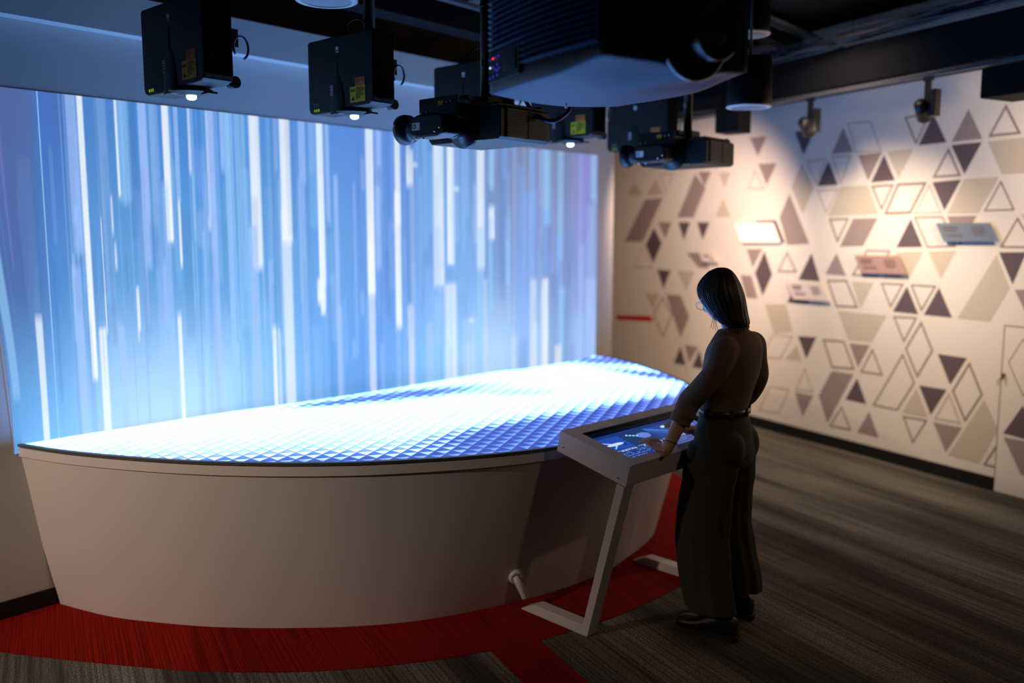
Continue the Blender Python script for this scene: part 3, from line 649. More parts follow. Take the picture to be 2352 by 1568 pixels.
    for i in range(NF+1):
        for j in range(NR+1):
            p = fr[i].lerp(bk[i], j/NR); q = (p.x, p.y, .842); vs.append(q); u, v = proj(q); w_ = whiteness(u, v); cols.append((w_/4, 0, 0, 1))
    m_ = bpy.data.materials.new('lattice display'); m_.use_nodes = True; nt = m_.node_tree; b = nt.nodes['Principled BSDF']; L = nt.links.new
    b.inputs['Base Color'].default_value = (.25, .27, .32, 1); b.inputs['Roughness'].default_value = .5
    tc = nt.nodes.new('ShaderNodeTexCoord'); at_ = nt.nodes.new('ShaderNodeVertexColor'); at_.layer_name = 'content'
    sr = nt.nodes.new('ShaderNodeSeparateColor'); L(at_.outputs['Color'], sr.inputs[0])
    sx_ = nt.nodes.new('ShaderNodeSeparateXYZ'); L(tc.outputs['Object'], sx_.inputs[0])
    def mth(op, a, b_=None, c_=None):
        q = nt.nodes.new('ShaderNodeMath'); q.operation = op
        for i, s_ in enumerate((a, b_, c_)):
            if s_ is None: continue
            if isinstance(s_, (int, float)): q.inputs[i].default_value = s_
            else: L(s_, q.inputs[i])
        return q.outputs[0]
    V0 = onz(776.5, 1024.8, .842); hgt = .079*math.sin(math.pi/3); lines = None; fl_ = []; fr_ = []
    for ang in (14, 74, -46):
        a = math.radians(ang+90); nx, ny = math.cos(a), math.sin(a)
        if ang == 74: nx, ny = -nx, -ny
        c = mth('DIVIDE', mth('ADD', mth('ADD', mth('MULTIPLY', sx_.outputs[0], nx), mth('MULTIPLY', sx_.outputs[1], ny)), -(V0.x*nx+V0.y*ny)), hgt)
        f_ = mth('FRACT', c); d = mth('MINIMUM', f_, mth('SUBTRACT', 1.0, f_)); fl_.append(mth('FLOOR', c)); fr_.append(f_)
        lines = d if lines is None else mth('MINIMUM', lines, d)
    par = mth('PINGPONG', mth('ADD', mth('ADD', fl_[0], fl_[1]), fl_[2]), 1.0)
    mr = nt.nodes.new('ShaderNodeMapRange'); mr.interpolation_type = 'SMOOTHSTEP'; mr.inputs[1].default_value = .025; mr.inputs[2].default_value = .075; mr.inputs[3].default_value = 1; mr.inputs[4].default_value = 0; L(lines, mr.inputs[0])
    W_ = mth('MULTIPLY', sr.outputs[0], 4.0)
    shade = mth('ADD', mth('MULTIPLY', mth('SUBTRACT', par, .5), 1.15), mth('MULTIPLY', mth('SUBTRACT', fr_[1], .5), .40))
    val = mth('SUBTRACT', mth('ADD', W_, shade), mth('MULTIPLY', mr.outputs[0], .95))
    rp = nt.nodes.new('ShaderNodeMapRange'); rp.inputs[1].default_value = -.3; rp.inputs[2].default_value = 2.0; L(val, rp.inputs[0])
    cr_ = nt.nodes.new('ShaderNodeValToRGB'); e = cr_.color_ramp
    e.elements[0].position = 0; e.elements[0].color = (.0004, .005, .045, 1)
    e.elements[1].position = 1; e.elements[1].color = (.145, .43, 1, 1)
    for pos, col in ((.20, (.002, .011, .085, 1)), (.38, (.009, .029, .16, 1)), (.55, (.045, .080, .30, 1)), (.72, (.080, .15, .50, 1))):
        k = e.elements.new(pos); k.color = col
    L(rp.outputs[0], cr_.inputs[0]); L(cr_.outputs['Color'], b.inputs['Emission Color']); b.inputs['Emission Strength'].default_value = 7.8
    M['lattice'] = m_
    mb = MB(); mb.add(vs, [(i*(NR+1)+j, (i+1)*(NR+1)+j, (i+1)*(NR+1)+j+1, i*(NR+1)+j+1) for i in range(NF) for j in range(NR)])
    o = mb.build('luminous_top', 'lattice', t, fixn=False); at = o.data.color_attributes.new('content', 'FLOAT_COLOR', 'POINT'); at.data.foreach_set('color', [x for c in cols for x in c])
    inner = [(p.x, p.y) for p in off(F, .020)] + [(p[0], p[1]) for p in Bk]
    MB().prism([(x, y, .8301) for x, y in inner], (0, 0, .011)).build('top_slab', 'relief', t)
    # outlet boss
    return t
table()

# ------------------------------------------------------------------ touch kiosk
KD = Vector((.7071, .7071, 0)); KM = Vector((.7071, -.7071, 0)); K0 = Vector((.347, 3.835, 0))
def KP(k, m, z): return K0+KD*k+KM*m+UP*z
def kiosk():
    LN = 0.97
    t = thing('touch_kiosk', 'pale grey steel touch kiosk with slanted screen box on angular legs', 'kiosk', K0, 0, None, True)
    A1, A2, C1, D1, D2 = (-.172, .948), (-.203, .848), (.160, .763), (.200, .753), (.232, .856)
    # screen box: side plates, front, back, bottom and a frame round the opening
    tp = Vector((A1[0], 0, A1[1])); tq = Vector((D2[0], 0, D2[1])); sl = (tq-tp).normalized(); sn = Vector((-sl.z, 0, sl.x)) if sl.x > 0 else Vector((sl.z, 0, -sl.x))
    S = lambda k, f, h: KP(k, tp.x+sl.x*f+sn.x*h, tp.z+sl.z*f+sn.z*h)     # f along slope, h above the top plane
    FL = (tq-tp).length; th = .004
    k0, k1, f0, f1 = .075, LN-.075, .062, FL-.052
    mb = MB()
    def bx(ka, kb, fa, fb, ha, hb): mb.prism([S(ka, fa, ha), S(kb, fa, ha), S(kb, fb, ha), S(ka, fb, ha)], (S(0, 0, hb)-S(0, 0, ha)))
    bx(0, LN, 0, f0, -th, 0); bx(0, LN, f1, FL, -th, 0); bx(0, k0, f0, f1, -th, 0); bx(k1, LN, f0, f1, -th, 0)
    hb = -.101
    bx(0, LN, 0, .003, hb, -th); bx(0, LN, FL-.003, FL, hb, -th); bx(0, .003, .003, FL-.003, hb, -th); bx(LN-.003, LN, .003, FL-.003, hb, -th); bx(.003, LN-.003, .003, FL-.003, hb, hb+.003)
    mb.build('screen_housing', 'steel', t)
    mb = MB()
    bx(k0, k1, f0-.001, f0+.003, -.030, -th); bx(k0, k1, f1-.003, f1+.001, -.030, -th); bx(k0, k0+.003, f0, f1, -.030, -th); bx(k1-.003, k1, f0, f1, -.030, -th)
    bx(k0, k1, f0, f0+.022, -.030, -.012); bx(k0, k1, f0, f1, -.034, -.030)
    mb.build('bezel', 'black_gloss', t)
    # display picture
    ka, kb, fa, fb = k0+.012, k1-.012, f0+.026, f1-.006
    NX, NY = 420, 150; vs = []; cols = []
    rg = random.Random(3)
    words = []
    for row, (fy, hgt) in enumerate(((.60, .022), (.66, .010), (.70, .010), (.74, .010), (.78, .010), (.84, .010), (.88, .010), (.92, .010), (.955, .010))):
        x = .015
        while x < .985:
            wd = rg.uniform(.006, .03); words.append((x, x+wd, fy, fy+hgt, 1 if row == 0 else .75)); x += wd+rg.uniform(.003, .01)
            if rg.random() < .12: x += rg.uniform(.02, .07)
    def cont(x, y):
        c = Vector((.006, .030, .16))
        pn = int(x*4); px_ = x*4-pn
        if .10 < y < .54 and .04 < px_ < .96:
            c = Vector(((.01, .06, .38), (.004, .03, .10), (.008, .045, .26), (.006, .035, .2))[pn])
        if pn == 0 and .1 < y < .54:      # pale winged body
            a = (px_-.52)/.30; b = (y-.36)/.045
            if a*a+b*b < 1: c = Vector((.55, .68, 1.0))
            for (sx, sy) in ((-.35, .26), (-.05, .40)):
                q = abs((y-.36)-(px_-.55)*(sy-.36)/(sx+.0)) if False else 9
            l1 = (px_-.16)/.3
            if 0 < l1 < 1 and abs(y-(.20+.15*l1)) < .008+.022*l1: c = Vector((.45, .6, 1.0))
            l2 = (px_-.3)/.25
            if 0 < l2 < 1 and abs(y-(.50-.12*l2)) < .010+.01*l2: c = Vector((.45, .6, 1.0))
            if (px_-.80)**2*9+(y-.41)**2*30 < .03: c = Vector((.01, .02, .08))
        if pn == 1 and .1 < y < .54:
            c = c+Vector((.0, .012, .03))*(.5+.5*noise.noise(Vector((x*60, y*18, 0))))
            a, b = (px_-.72)/.22, (y-.30)/.10
            if a*a+b*b < 1.1: c = Vector((.16, .30, .95))*(0.5+.9*abs(noise.noise(Vector((x*120, y*60, 2)))))
            l1 = (px_-.20)/.35
            if 0 < l1 < 1 and abs(y-(.16+.12*l1)-.02*math.sin(l1*25)) < .018: c = Vector((.45, .7, 1.0))
        if pn == 2 and .1 < y < .54:
            for s_, wd in ((0, .012), (.05, .006), (.12, .004)):
                if abs(y-(.12+s_+(px_-.05)*.42)) < wd: c = Vector((.06, .34, 1.0))
            if px_ > .55 and (px_-.75)**2+(y-.2)**2*10 < .02: c = Vector((.5, .75, 1.0))
        if pn == 3 and .1 < y < .54:
            if abs(noise.noise(Vector((x*90, y*30, 5)))) < .07: c = Vector((.3, .5, 1.0))
        if .575 < y < .583 and px_ < .9: c = Vector((.7, .8, 1.0))
        if .04 < y < .075 and (x < .04): c = Vector((.4, .6, 1.0))
        if y > .58:
            c = Vector((.006, .036, .22))
            for (a, b, e, f, s_) in words:
                if a < x < b and e < y < f: c = Vector((.55, .72, 1.0))*s_; break
        return c
    for i in range(NX+1):
        for j in range(NY+1):
            x, y = i/NX, j/NY
            vs.append(S(ka+(kb-ka)*x, fa+(fb-fa)*y, -.0285)); cols.append((*cont(x, y), 1))
    mb = MB(); mb.add(vs, [(i*(NY+1)+j, (i+1)*(NY+1)+j, (i+1)*(NY+1)+j+1, i*(NY+1)+j+1) for i in range(NX) for j in range(NY)])
    M['kiosk_screen'] = content_mat('kiosk display', 1.1, .15)
    o = mb.build('display', 'kiosk_screen', t, fixn=False)
    at = o.data.color_attributes.new('content', 'FLOAT_COLOR', 'POINT'); at.data.foreach_set('color', [x for c in cols for x in c])
    # legs: one folded profile each
    prof = [(-.420, 0), (0, 0), (.206, .757), (.232, .856), (.205, .862), (.160, .766), (-.030, .050), (-.036, .046), (-.322, .046), (-.420, .012)]
    prof = [(-.425, 0.0), (0.0, 0.0), (.203, .754), (.160, .764), (-.026, .060), (-.036, .050), (-.335, .050), (-.425, .008)]
    for k in (0.0, LN-.068):
        MB().prism([KP(k, m, z) for m, z in prof], KD*.068).build('leg', 'steel', t, bevel=.003)
    for (m, z) in ((-.155, .873), (.168, .792)):
        c = KP(0, m, z); MB().lathe(c, -KD, [(0, -.001), (.0065, -.001), (.0065, .0015), (.005, .003), (.0028, .003), (.0028, .0008), (0, .0008)], 20).build('screw', 'chrome', t)
    return t, S, FL
KT, KS, KFL = kiosk()
# cable conduit from table foot to kiosk foot
def conduit():
    c = onz(1187, 1357, .14); 
    t = thing('cable_conduit', 'ribbed white cable conduit joining the table foot to the near kiosk foot', 'conduit', (c.x, c.y, 0), 0, None, True)
    p = Vector((.020, 4.160, .158)); d = Vector((.30, -.93, -.22)).normalized()
    p1 = Vector((.066, 4.140, .062))
    MB().lathe(p, d, [(0, -.05), (.036, -.05), (.038, -.01), (.036, .008), (.022, .012), (.020, 0), (0, 0)], 28).build('wall_flange', 'white_plastic', t)
    pts = cr([tuple(p+d*.0), tuple(p+d*.022-UP*.008), tuple(p1.lerp(p, .4)+Vector((0, -.012, .004))), tuple(p1)], 12)
    n = len(pts); P2 = resample(pts, 70)
    MB().tube(P2, [.0165+.0018*(i % 2) for i in range(70)], 14).build('ribbed_hose', 'white_plastic', t)
conduit()

# ------------------------------------------------------------------ hanging projectors
RZN = math.atan2(N.y, N.x)
def P3(x, y, z): return Vector((x, y, z))
def text_obj(body, size, parent, m_, mtx, name='lettering'):
    me = text_mesh(body, size); me.materials.append(M[m_]); o = bpy.data.objects.new(name, me); COL.objects.link(o)
    me.transform(mtx); o.parent = parent; return o
def frame(x, z, y, rot=0):      # text lying on the y = const face looking to -y
    return Matrix.Translation((x, y, z)) @ Matrix.Rotation(math.pi/2, 4, 'X') @ Matrix.Rotation(rot, 4, 'Z')
PW, PHt, PD = .50, .352, .128
def upright_projector(label, loc):
    t = thing('ceiling_projector', label, 'projector', loc, RZN, 'upright projectors in a row over the table')
    # body: face outline in x-z with rounded lower corners, slight swell at the foot
    out = [(-PW, .03), (-PW+.008, .008), (-PW+.03, 0)] + [(-PW+.16, -.002)] + [(-.19, .012), (-.10, .010), (-.035, .012), (-.010, .022), (0, .05), (0, PHt-.012), (-.012, PHt), (-PW+.012, PHt), (-PW, PHt-.012)]
    b = MB().prism([(x, 0, z) for x, z in out], (0, PD, 0)).build('body', 'black', t, bevel=.006)
    # side grille of vertical fins
    mb = MB()
    for i in range(11): mb.box((.003, .010+i*.0108, .19), (.004, .0028, .150))
    mb.build('vent_fins', 'duct', t)
    mb = MB()
    for i in range(11): mb.box((.0035, .012+i*.0105, .033), (.002, .0018, .0012))
    mb.build('vent_slots', 'rim_grey', t)
    # arched bulge carrying the model mark
    rings = []
    for k in range(13):
        f = k/12; z = -.012+.19*f; hw = .058*math.sqrt(max(0, 1-(f**2.2))); dp = .014*(1-f)**.6+.0005
        rings.append([P3(-.268+hw*math.cos(a), -dp*math.sin(a)+.002, z) for a in [math.pi*q/16 for q in range(17)]])
    mb = MB(); mb.add([p for r in rings for p in r], [(r*17+i, r*17+i+1, (r+1)*17+i+1, (r+1)*17+i) for r in range(12) for i in range(16)], 0, True)
    f_ = mb.build('arched_bulge', 'black', t)
    MB().box((-.266, -.0012, .205), (.0007, .0012, .05)).build('red_pinstripe', 'red_line', t)
    text_obj('G50', .030, t, 'label_white', frame(-.296, .098, -.0115, math.pi/2), 'model_lettering')
    mb = MB().box((-.262, -.0006, .288), (.011, .0008, .013)); mb.build('maker_label', 'label_white', t)
    text_obj('BARCO', .0055, t, 'ink', frame(-.262, .281, -.0018), 'maker_lettering')
    mb = MB().box((-.113, -.0008, .066), (.056, .0008, .036)); yl = mb.build('warning_label', 'yellow', t)
    mb = MB()
    for i, wd in enumerate((.026, .034, .031, .034, .022, .034, .028, .015, .018, .008)): mb.box((-.092-(.034-wd)/1, -.0018, .094-i*.0058), (wd*.98, .0004, .0012))
    mb.box((-.158, -.0018, .084), (.004, .0004, .005)).box((-.148, -.0018, .084), (.003, .0004, .004)).box((-.139, -.0018, .084), (.004, .0004, .005))
    mb.prism([(-.158, -.0018, .038), (-.136, -.0018, .038), (-.147, -.0018, .058)], (0, -.0004, 0))
    w_ = mb.build('printed_text', 'ink', t); w_['kind'] = 'stuff'; w_.parent = yl
    mb = MB().box((-.096, -.0008, .122), (.036, .0008, .0195)); ol = mb.build('notice_label', 'orange', t)
    mb = MB()
    for i, wd in enumerate((.03, .03, .016, .012)): mb.box((-.098-(.03-wd), -.0018, .133-i*.0065), (wd, .0004, .001))
    w2 = mb.build('printed_text', mat('brown ink', (120, 50, 20), .6), t); w2['kind'] = 'stuff'; w2.parent = ol
    for i in range(3):
        MB().box((-.450+i*.016, -.0012, .018), (.0013, .0012, .006)).build('status_light', 'led_green', t)
        MB().box((-.450+i*.016, -.0008, .046), (.0009, .0008, .007)).build('status_mark', 'label_white', t)
    # lens assembly pointing down
    lx, ly = -.222, PD/2
    ls = MB().lathe((lx, ly, .006), -UP, [(0, 0), (.085, 0), (.088, .010), (.078, .016), (.060, .018), (.050, .024), (.036, .026), (0, .012)], 36).box((lx+.055, ly+.035, -.012), (.055, .02, .004)).build('lens_ring', 'lens_body', t)
    g = MB().lathe((lx, ly, -.012), -UP, [(.021, .006), (.021, .013), (.018, .019), (.011, .023), (0, .0245)], 28).build('lens', 'lens_glow', t)
    # rear fittings
    MB().box((-.06, PD+.022, .20), (.03, .022, .035)).build('cable_entry', 'black', t)
    MB().tube([(-.06, PD+.02, .025), (-.02, PD+.02, .025)], .024, 16).build('connector', 'black', t)
    lp = [(-.03+0*a, PD+.055+.034*math.cos(a), .165+.045*math.sin(a)) for a in [i*math.tau/20-1.2 for i in range(17)]]
    MB().tube(lp, .0055, 8).build('loop_cable', 'cable_grey', t)
    MB().tube([(-.20, PD+.02, PHt-.03), (-.20, PD+.02, 3.68-loc[2])], .028, 18).build('mount_pole', 'black', t)
    MB().box((-.20, PD+.010, PHt*.6), (.14, .010, .13)).box((-.20, PD+.016, PHt+.0), (.10, .016, .02)).build('mount_bracket', 'black', t)
    MB().tube(cr([(-.26, .05, PHt-.004), (-.27, .06, PHt+.06), (-.22, .08, PHt+.085), (-.16, .09, PHt+.06), (-.15, PD+.0, PHt+.02)], 8), .005, 8).build('power_cable', 'cable', t)
    return t
C0 = Vector((-1.197, 3.49, 2.435))
labs = ['black upright projector at the near end of the row, largest of the upright ones', 'black upright projector second in the row, hanging alone before the white wall', 'black upright projector mostly hidden behind the periscope lens and pole', 'black upright projector with bright label peeking below the large projector', 'black upright projector at the far end of the row, past the end of the screen']
up0 = upright_projector(labs[0], C0)
pts_up = [C0+A*(.85*i) for i in range(5)]
pts_up[1] = Vector((-.640, 4.13, 2.44))
for i in range(1, 5):
    c = copy_tree(up0); c.location = pts_up[i]; c['label'] = labs[i]

def periscope_projector(label, loc):
    t = thing('periscope_projector', label, 'projector', loc, RZN, 'side throw projectors with periscope lenses')
    W_, D_, H_ = .47, .352, .15
    ch = .02
    prof = [(-W_+ch, 0), (-.02, 0), (0, .012), (0, H_-.012), (-.02, H_), (-W_+ch, H_), (-W_, H_-ch), (-W_, ch)]
    MB().prism([(x, 0, z) for x, z in prof], (0, D_, 0)).build('body', 'black', t, bevel=.004)
    MB().box((.001, D_*.52, H_/2), (.004, D_*.42, H_*.44)).build('side_panel', 'fin', t, bevel=.002)
    mb = MB()
    for bx_ in (.30, .72):
        for i in range(12): mb.box((.007, D_*bx_, .018+i*.0102), (.003, D_*.19, .0032))
    mb.build('vent_slats', 'black', t)
    MB().box((-.20, -.0006, .0015), (.09, .003, .0014)).build('edge_label', mat('lime label', (170, 200, 60), .5), t)
    cx, cz = -.229, .062
    MB().lathe((cx, .01, cz), (0, -1, 0), [(0, 0), (.094, 0), (.094, .014), (.090, .02), (.078, .022), (.072, .030), (.052, .036), (.050, .075), (.054, .078), (.054, .098), (.046, .102), (.044, .135), (0, .135)], 44).build('lens_flange', 'lens_body', t)
    # mirror housing and upper bracket
    hs = [( -.155, .020), (-.165, .100), (-.20, .112), (-.33, .112), (-.375, .10), (-.385, .075), (-.385, .035), (-.37, .018), (-.33, .008), (-.20, .008)]
    MB().prism([(x, -.205, z) for x, z in hs], (0, .10, 0)).build('mirror_housing', 'lens_body', t, bevel=.010)
    mb = MB().box((-.265, -.13, .148), (.125, .004, .045)).box((-.20, -.09, .150), (.06, .045, .004)).box((-.15, -.06, .13), (.004, .06, .035))
    br = mb.build('lens_bracket', 'lens_body', t, bevel=.002)
    y_ = MB().box((-.245, -.1352, .165), (.017, .0008, .010)).build('warning_label', 'yellow', t)
    lb = MB().box((-.335, -.2055, .060), (.026, .0008, .017)).build('maker_label', 'label_white', t)
    mk = MB().lathe((-.346, -.2062, .060), (0, -1, 0), [(.011, 0), (.011, .0006), (.0075, .0006), (.0075, 0)], 24).box((-.343, -.2066, .061), (.004, .0004, .0012)).build('round_mark', 'ink', t); mk.parent = lb
    for (x, z, y) in ((-.37, .128, -.136), (-.335, .132, -.136), (-.20, .165, -.136), (-.175, .168, -.136), (-.35, .010, -.19), (-.30, .006, -.19), (-.20, .03, -.215), (-.17, .045, -.215)):
        MB().lathe((x, y, z), (0, -1, 0), [(0, 0), (.006, 0), (.006, .004), (.003, .006), (0, .006)], 12).build('screw', 'chrome', t)
    # output barrel towards the screen
    MB().lathe((-.37, -.155, .060), (-1, 0, -.02), [(0, 0), (.048, 0), (.050, .02), (.047, .022), (.050, .03), (.048, .034), (.050, .045), (.058, .055), (.066, .065), (.070, .085), (.070, .105), (.064, .108), (.055, .09), (.03, .082), (0, .08)], 44).build('output_lens', 'lens_body', t)
    MB().tube([(-.20, .12, H_), (-.20, .12, 3.68-loc[2])], .027, 18).build('mount_pole', 'black', t)
    MB().tube([(-.20, .12, .62), (-.20, .12, .635)], .031, 18).build('pole_collar', 'black', t)
    MB().box((-.20, .12, H_+.03), (.06, .05, .03)).box((-.16, .16, H_+.006), (.15, .16, .006)).box((-.205, .05, H_+.045), (.03, .08, .012)).build('mount_bracket', 'black', t, bevel=.003)
    MB().box((-.205, .092, .365), (.006, .002, .016)).build('pole_label', 'label_white', t)
    MB().lathe((-.03, D_-.05, H_), UP, [(0, 0), (.014, 0), (.014, .02), (0, .022)], 16).build('adjuster_knob', 'black', t)
    return t
pp = periscope_projector('black projector with periscope lens whose body hangs under the large projector', Vector((-.0516, 4.0, 2.279)))
q_ = copy_tree(pp); q_.location = (1.16, 5.30, 2.272); q_['label'] = 'black projector with periscope lens hanging before the patterned wall near the drum speaker'
cable([Vector((.06, 4.30, 2.50)), Vector((.10, 4.2, 2.42)), Vector((.18, 4.16, 2.375)), Vector((.26, 4.22, 2.42)), Vector((.30, 4.35, 2.52))], .010, 'blue cable looping down behind the large projector', 'cable_blue')

# ------------------------------------------------------------------ the large projector
def big_projector():
    Lw, Ls, Hh = .575, .673, .30
    loc = Vector((.270, 2.60, 2.366))
    t = thing('large_projector', 'largest projector, bulging grey case with louvred side, lit buttons and big round lens', 'projector', loc, math.radians(31.3))
    def outline(n=26):
        P = []
        for i in range(n): P.append((Lw*i/n, 0.0))                        # lens side
        for i in range(n): f = i/n; P.append((Lw+.035*math.sin(math.pi*f), Ls*f))
        for i in range(n): f = i/n; P.append((Lw*(1-f), Ls+.030*math.sin(math.pi*f)))
        for i in range(n): f = i/n; P.append((-.020*math.sin(math.pi*f), Ls*(1-f)))
        return P
    O = outline(); c0 = Vector((Lw/2, Ls/2))
    def zb(x, y):
        return -.024*ss(0, .30, y)*1.0 - .030*math.exp(-((x-.37)/.085)**2)*(1-ss(.02, .30, y))*1.0 - .014*math.sin(math.pi*max(0, min(1, x/Lw)))*ss(.1, .4, y)
    rings = []
    for k, (sc_, dz) in enumerate(((0.0, .0), (.3, 0), (.6, 0), (.8, 0), (.9, 0), (.97, .001), (1.0, .006))):
        rings.append([P3(c0.x+(x-c0.x)*sc_, c0.y+(y-c0.y)*sc_, zb(c0.x+(x-c0.x)*sc_, c0.y+(y-c0.y)*sc_)+dz) for x, y in O])
    for z in (.03, .10, .2, Hh-.02): rings.append([P3(x, y, z) for x, y in O])
    rings.append([P3(c0.x+(x-c0.x)*.96, c0.y+(y-c0.y)*.96, Hh) for x, y in O]); rings.append([P3(c0.x, c0.y, Hh) for x, y in O])
    mb = MB(); n = len(O)
    for r in range(len(rings)-1):
        mi = 0 if r < 6 else 1
        for q in range(n):
            a, b = q, (q+1) % n
            mb.add([rings[r][a], rings[r][b], rings[r+1][b], rings[r+1][a]], [(0, 1, 2, 3)], mi, True)
    b = mb.build('body', ['grey_case', 'black'], t)
    # side louvres follow the bulging side
    def sx(y): return -.020*math.sin(math.pi*y/Ls)
    for k in range(13):
        z = .040+k*.0195
        y1 = .42 if z < .105 else .655
        ys = [.02+(y1-.02)*i/14 for i in range(15)]
        mb = MB(); vs = []
        for y in ys:
            x = sx(y); vs += [P3(x+.004, y, z-.003), P3(x-.016, y, z+.004), P3(x-.016, y, z+.007), P3(x+.004, y, z+.009)]
        fs = [(i*4+q, i*4+(q+1) % 4, (i+1)*4+(q+1) % 4, (i+1)*4+q) for i in range(14) for q in range(4)]+[(0, 1, 2, 3), (56, 57, 58, 59)]
        mb.add(vs, fs); mb.build('louvre', 'grey_case', t)
    # control panel
    cp = MB()
    cp.prism([(sx(.665)-.008, .665, .012), (sx(.43)-.010, .43, .012), (sx(.43)-.010, .43, .112), (sx(.665)-.008, .665, .112)], (.012, 0, 0))
    cp = cp.build('control_panel', 'black', t, bevel=.001)
    s1 = MB().prism([(sx(.54)-.0135, .54, .030), (sx(.45)-.0128, .45, .030), (sx(.45)-.0128, .45, .098), (sx(.54)-.0135, .54, .098)], (.003, 0, 0)).build('display', 'black_gloss', t); s1.parent = cp
    def btn(y, z, r, m_):
        o = MB().lathe((sx(y)-.009, y, z), (-1, 0, 0), [(0, 0), (r, 0), (r, .003), (r*.8, .004), (0, .004)], 14).build('button', m_, t); o.parent = cp
    for (y, z, m_) in ((.645, .088, 'led_blue'), (.622, .090, 'led_red'), (.600, .091, 'led_blue'), (.578, .093, 'led_blue'), (.645, .062, 'led_white'), (.620, .062, 'led_blue'), (.588, .066, 'led_blue'), (.588, .046, 'led_blue'), (.602, .050, 'led_blue'), (.574, .052, 'led_blue'), (.588, .030, 'led_blue'), (.645, .026, 'led_blue'), (.620, .029, 'led_blue')):
        btn(y, z, .0038, m_)
    mb = MB()
    for i in range(15): mb.box((.012, .668, .02+i*.0175), (.014, .004, .003))
    o = mb.build('rear_grille', 'rim_grey', t); o['kind'] = 'stuff'
    # lens: recessed ring and protruding barrel
    lc = (.335, 0, .082)
    MB().lathe(lc, (0, -1, 0), [(.128, -.004), (.130, .010), (.127, .020), (.122, .022), (.118, .012), (.110, -.02), (.085, -.03), (.075, -.03)], 56).build('lens_surround', 'ring_metal', t)
    br = MB().lathe(lc, (0, -1, 0), [(.078, -.03), (.080, .04), (.082, .10), (.084, .112), (.080, .118), (.074, .116), (.070, .100), (.066, .085)], 56).build('lens_barrel', 'ring_metal', t)
    gl = MB().lathe(lc, (0, -1, 0), [(.0665, .085), (.055, .100), (.038, .109), (.018, .1135), (0, .1145)], 48).build('lens', 'lens_glass', t)
    # mount frame and poles
    MB().box((.30, .34, Hh+.012), (.24, .03, .012)).box((.30, .10, Hh+.012), (.24, .03, .012)).box((.12, .3, Hh+.03), (.03, .28, .012)).box((.48, .3, Hh+.03), (.03, .28, .012)).build('mount_frame', 'fin', t, bevel=.003)
    for x, y in ((.12, .3), (.48, .3)):
        MB().tube([(x, y, Hh+.03), (x, y, 3.68-loc.z)], .024, 16).build('mount_pole', 'black', t)
    pl = MB().box((.02, .60, Hh+.028), (.10, .05, .006)).build('mount_plate', 'fin', t, bevel=.002)
    for (x, y) in ((-.04, .60), (.03, .63)):
        o = MB().lathe((x, y, Hh+.021), -UP, [(0, 0), (.014, 0), (.014, .004), (.009, .004), (.009, .014), (0, .014)], 6, smooth=False).build('bolt', 'chrome', t); o.parent = pl
    mb = MB().tube([(.45, .05, -.010), (.45, .05, -.011)], .001); 
    MB().tube([(.31, Ls-.03, -.05), (.31, Ls-.03, -.010)], .004, 8).build('thumb_screw', 'chrome', t)
    return t
big_projector()

# ------------------------------------------------------------------ the visitor
FD = Vector((-.783, .622, 0)).normalized(); LD = Vector((-FD.y, FD.x, 0))
LD = Vector((-.622, -.783, 0)).normalized(); PC = Vector((1.0, 3.945, 0))
def PB(f, l, z): return PC+FD*f+LD*l+UP*z
M['skin'] = mat('skin', (196, 150, 126), 0.5, bump=(90, .05, .001))
M['sweater'] = mat('brown fine knit', (118, 92, 70), 0.9, bump=(260, .35, .0015), var=.12)
M['trousers'] = mat('olive cotton twill', (56, 54, 43), 0.85, bump=(300, .2, .001), var=.08)
M['boot'] = mat('black leather boot', (22, 19, 18), 0.5, bump=(60, .1, .001))
M['sole'] = mat('dark rubber sole', (34, 27, 22), 0.7)
M['hair'] = mat('dark brown hair', (30, 18, 13), 0.55, bump=(40, .1, .001))
M['belt'] = mat('brown leather belt', (58, 28, 22), 0.35)
M['gold'] = mat('gold', (190, 150, 90), 0.3, 1.0)
def ringp(c, a, b, n=40, mod=None, k=0):
    out = []
    for q in range(n):
        th = q*math.tau/n; m_ = 1+(mod(th, k) if mod else 0)
        out.append(Vector(c)+a*math.cos(th)*m_+b*math.sin(th)*m_)
    return out
def limb(mb, pts, rs, n=20, mod=None, sub_=5):
    """pts: centres; rs: radius or (ra, rb); cross-sections follow the path"""
    R = [(r, r) if not isinstance(r, tuple) else r for r in rs]
    Q = cr([tuple(p)+r for p, r in zip(pts, R)], sub_); C_ = [Vector(q[:3]) for q in Q]; rings = []; prev = None
    for i, q in enumerate(Q):
        t = (C_[min(i+1, len(C_)-1)]-C_[max(i-1, 0)]).normalized()
        a = (prev-t*prev.dot(t)).normalized() if prev is not None else (LD-t*LD.dot(t)).normalized()
        prev = a; b = t.cross(a); k = i/(len(Q)-1)
        rings.append(ringp(C_[i], a*q[3], b*q[4], n, mod, k))
    # rounded ends
    mb.loft(rings); return mb
def torso(mb, tab, mod=None, n=56, sub_=6):
    Q = cr(tab, sub_); rings = []
    for i, (f, l, z, a, b) in enumerate(Q): rings.append(ringp(PB(f, l, z), LD*a, FD*b, n, mod, z))
    mb.loft(rings); return mb
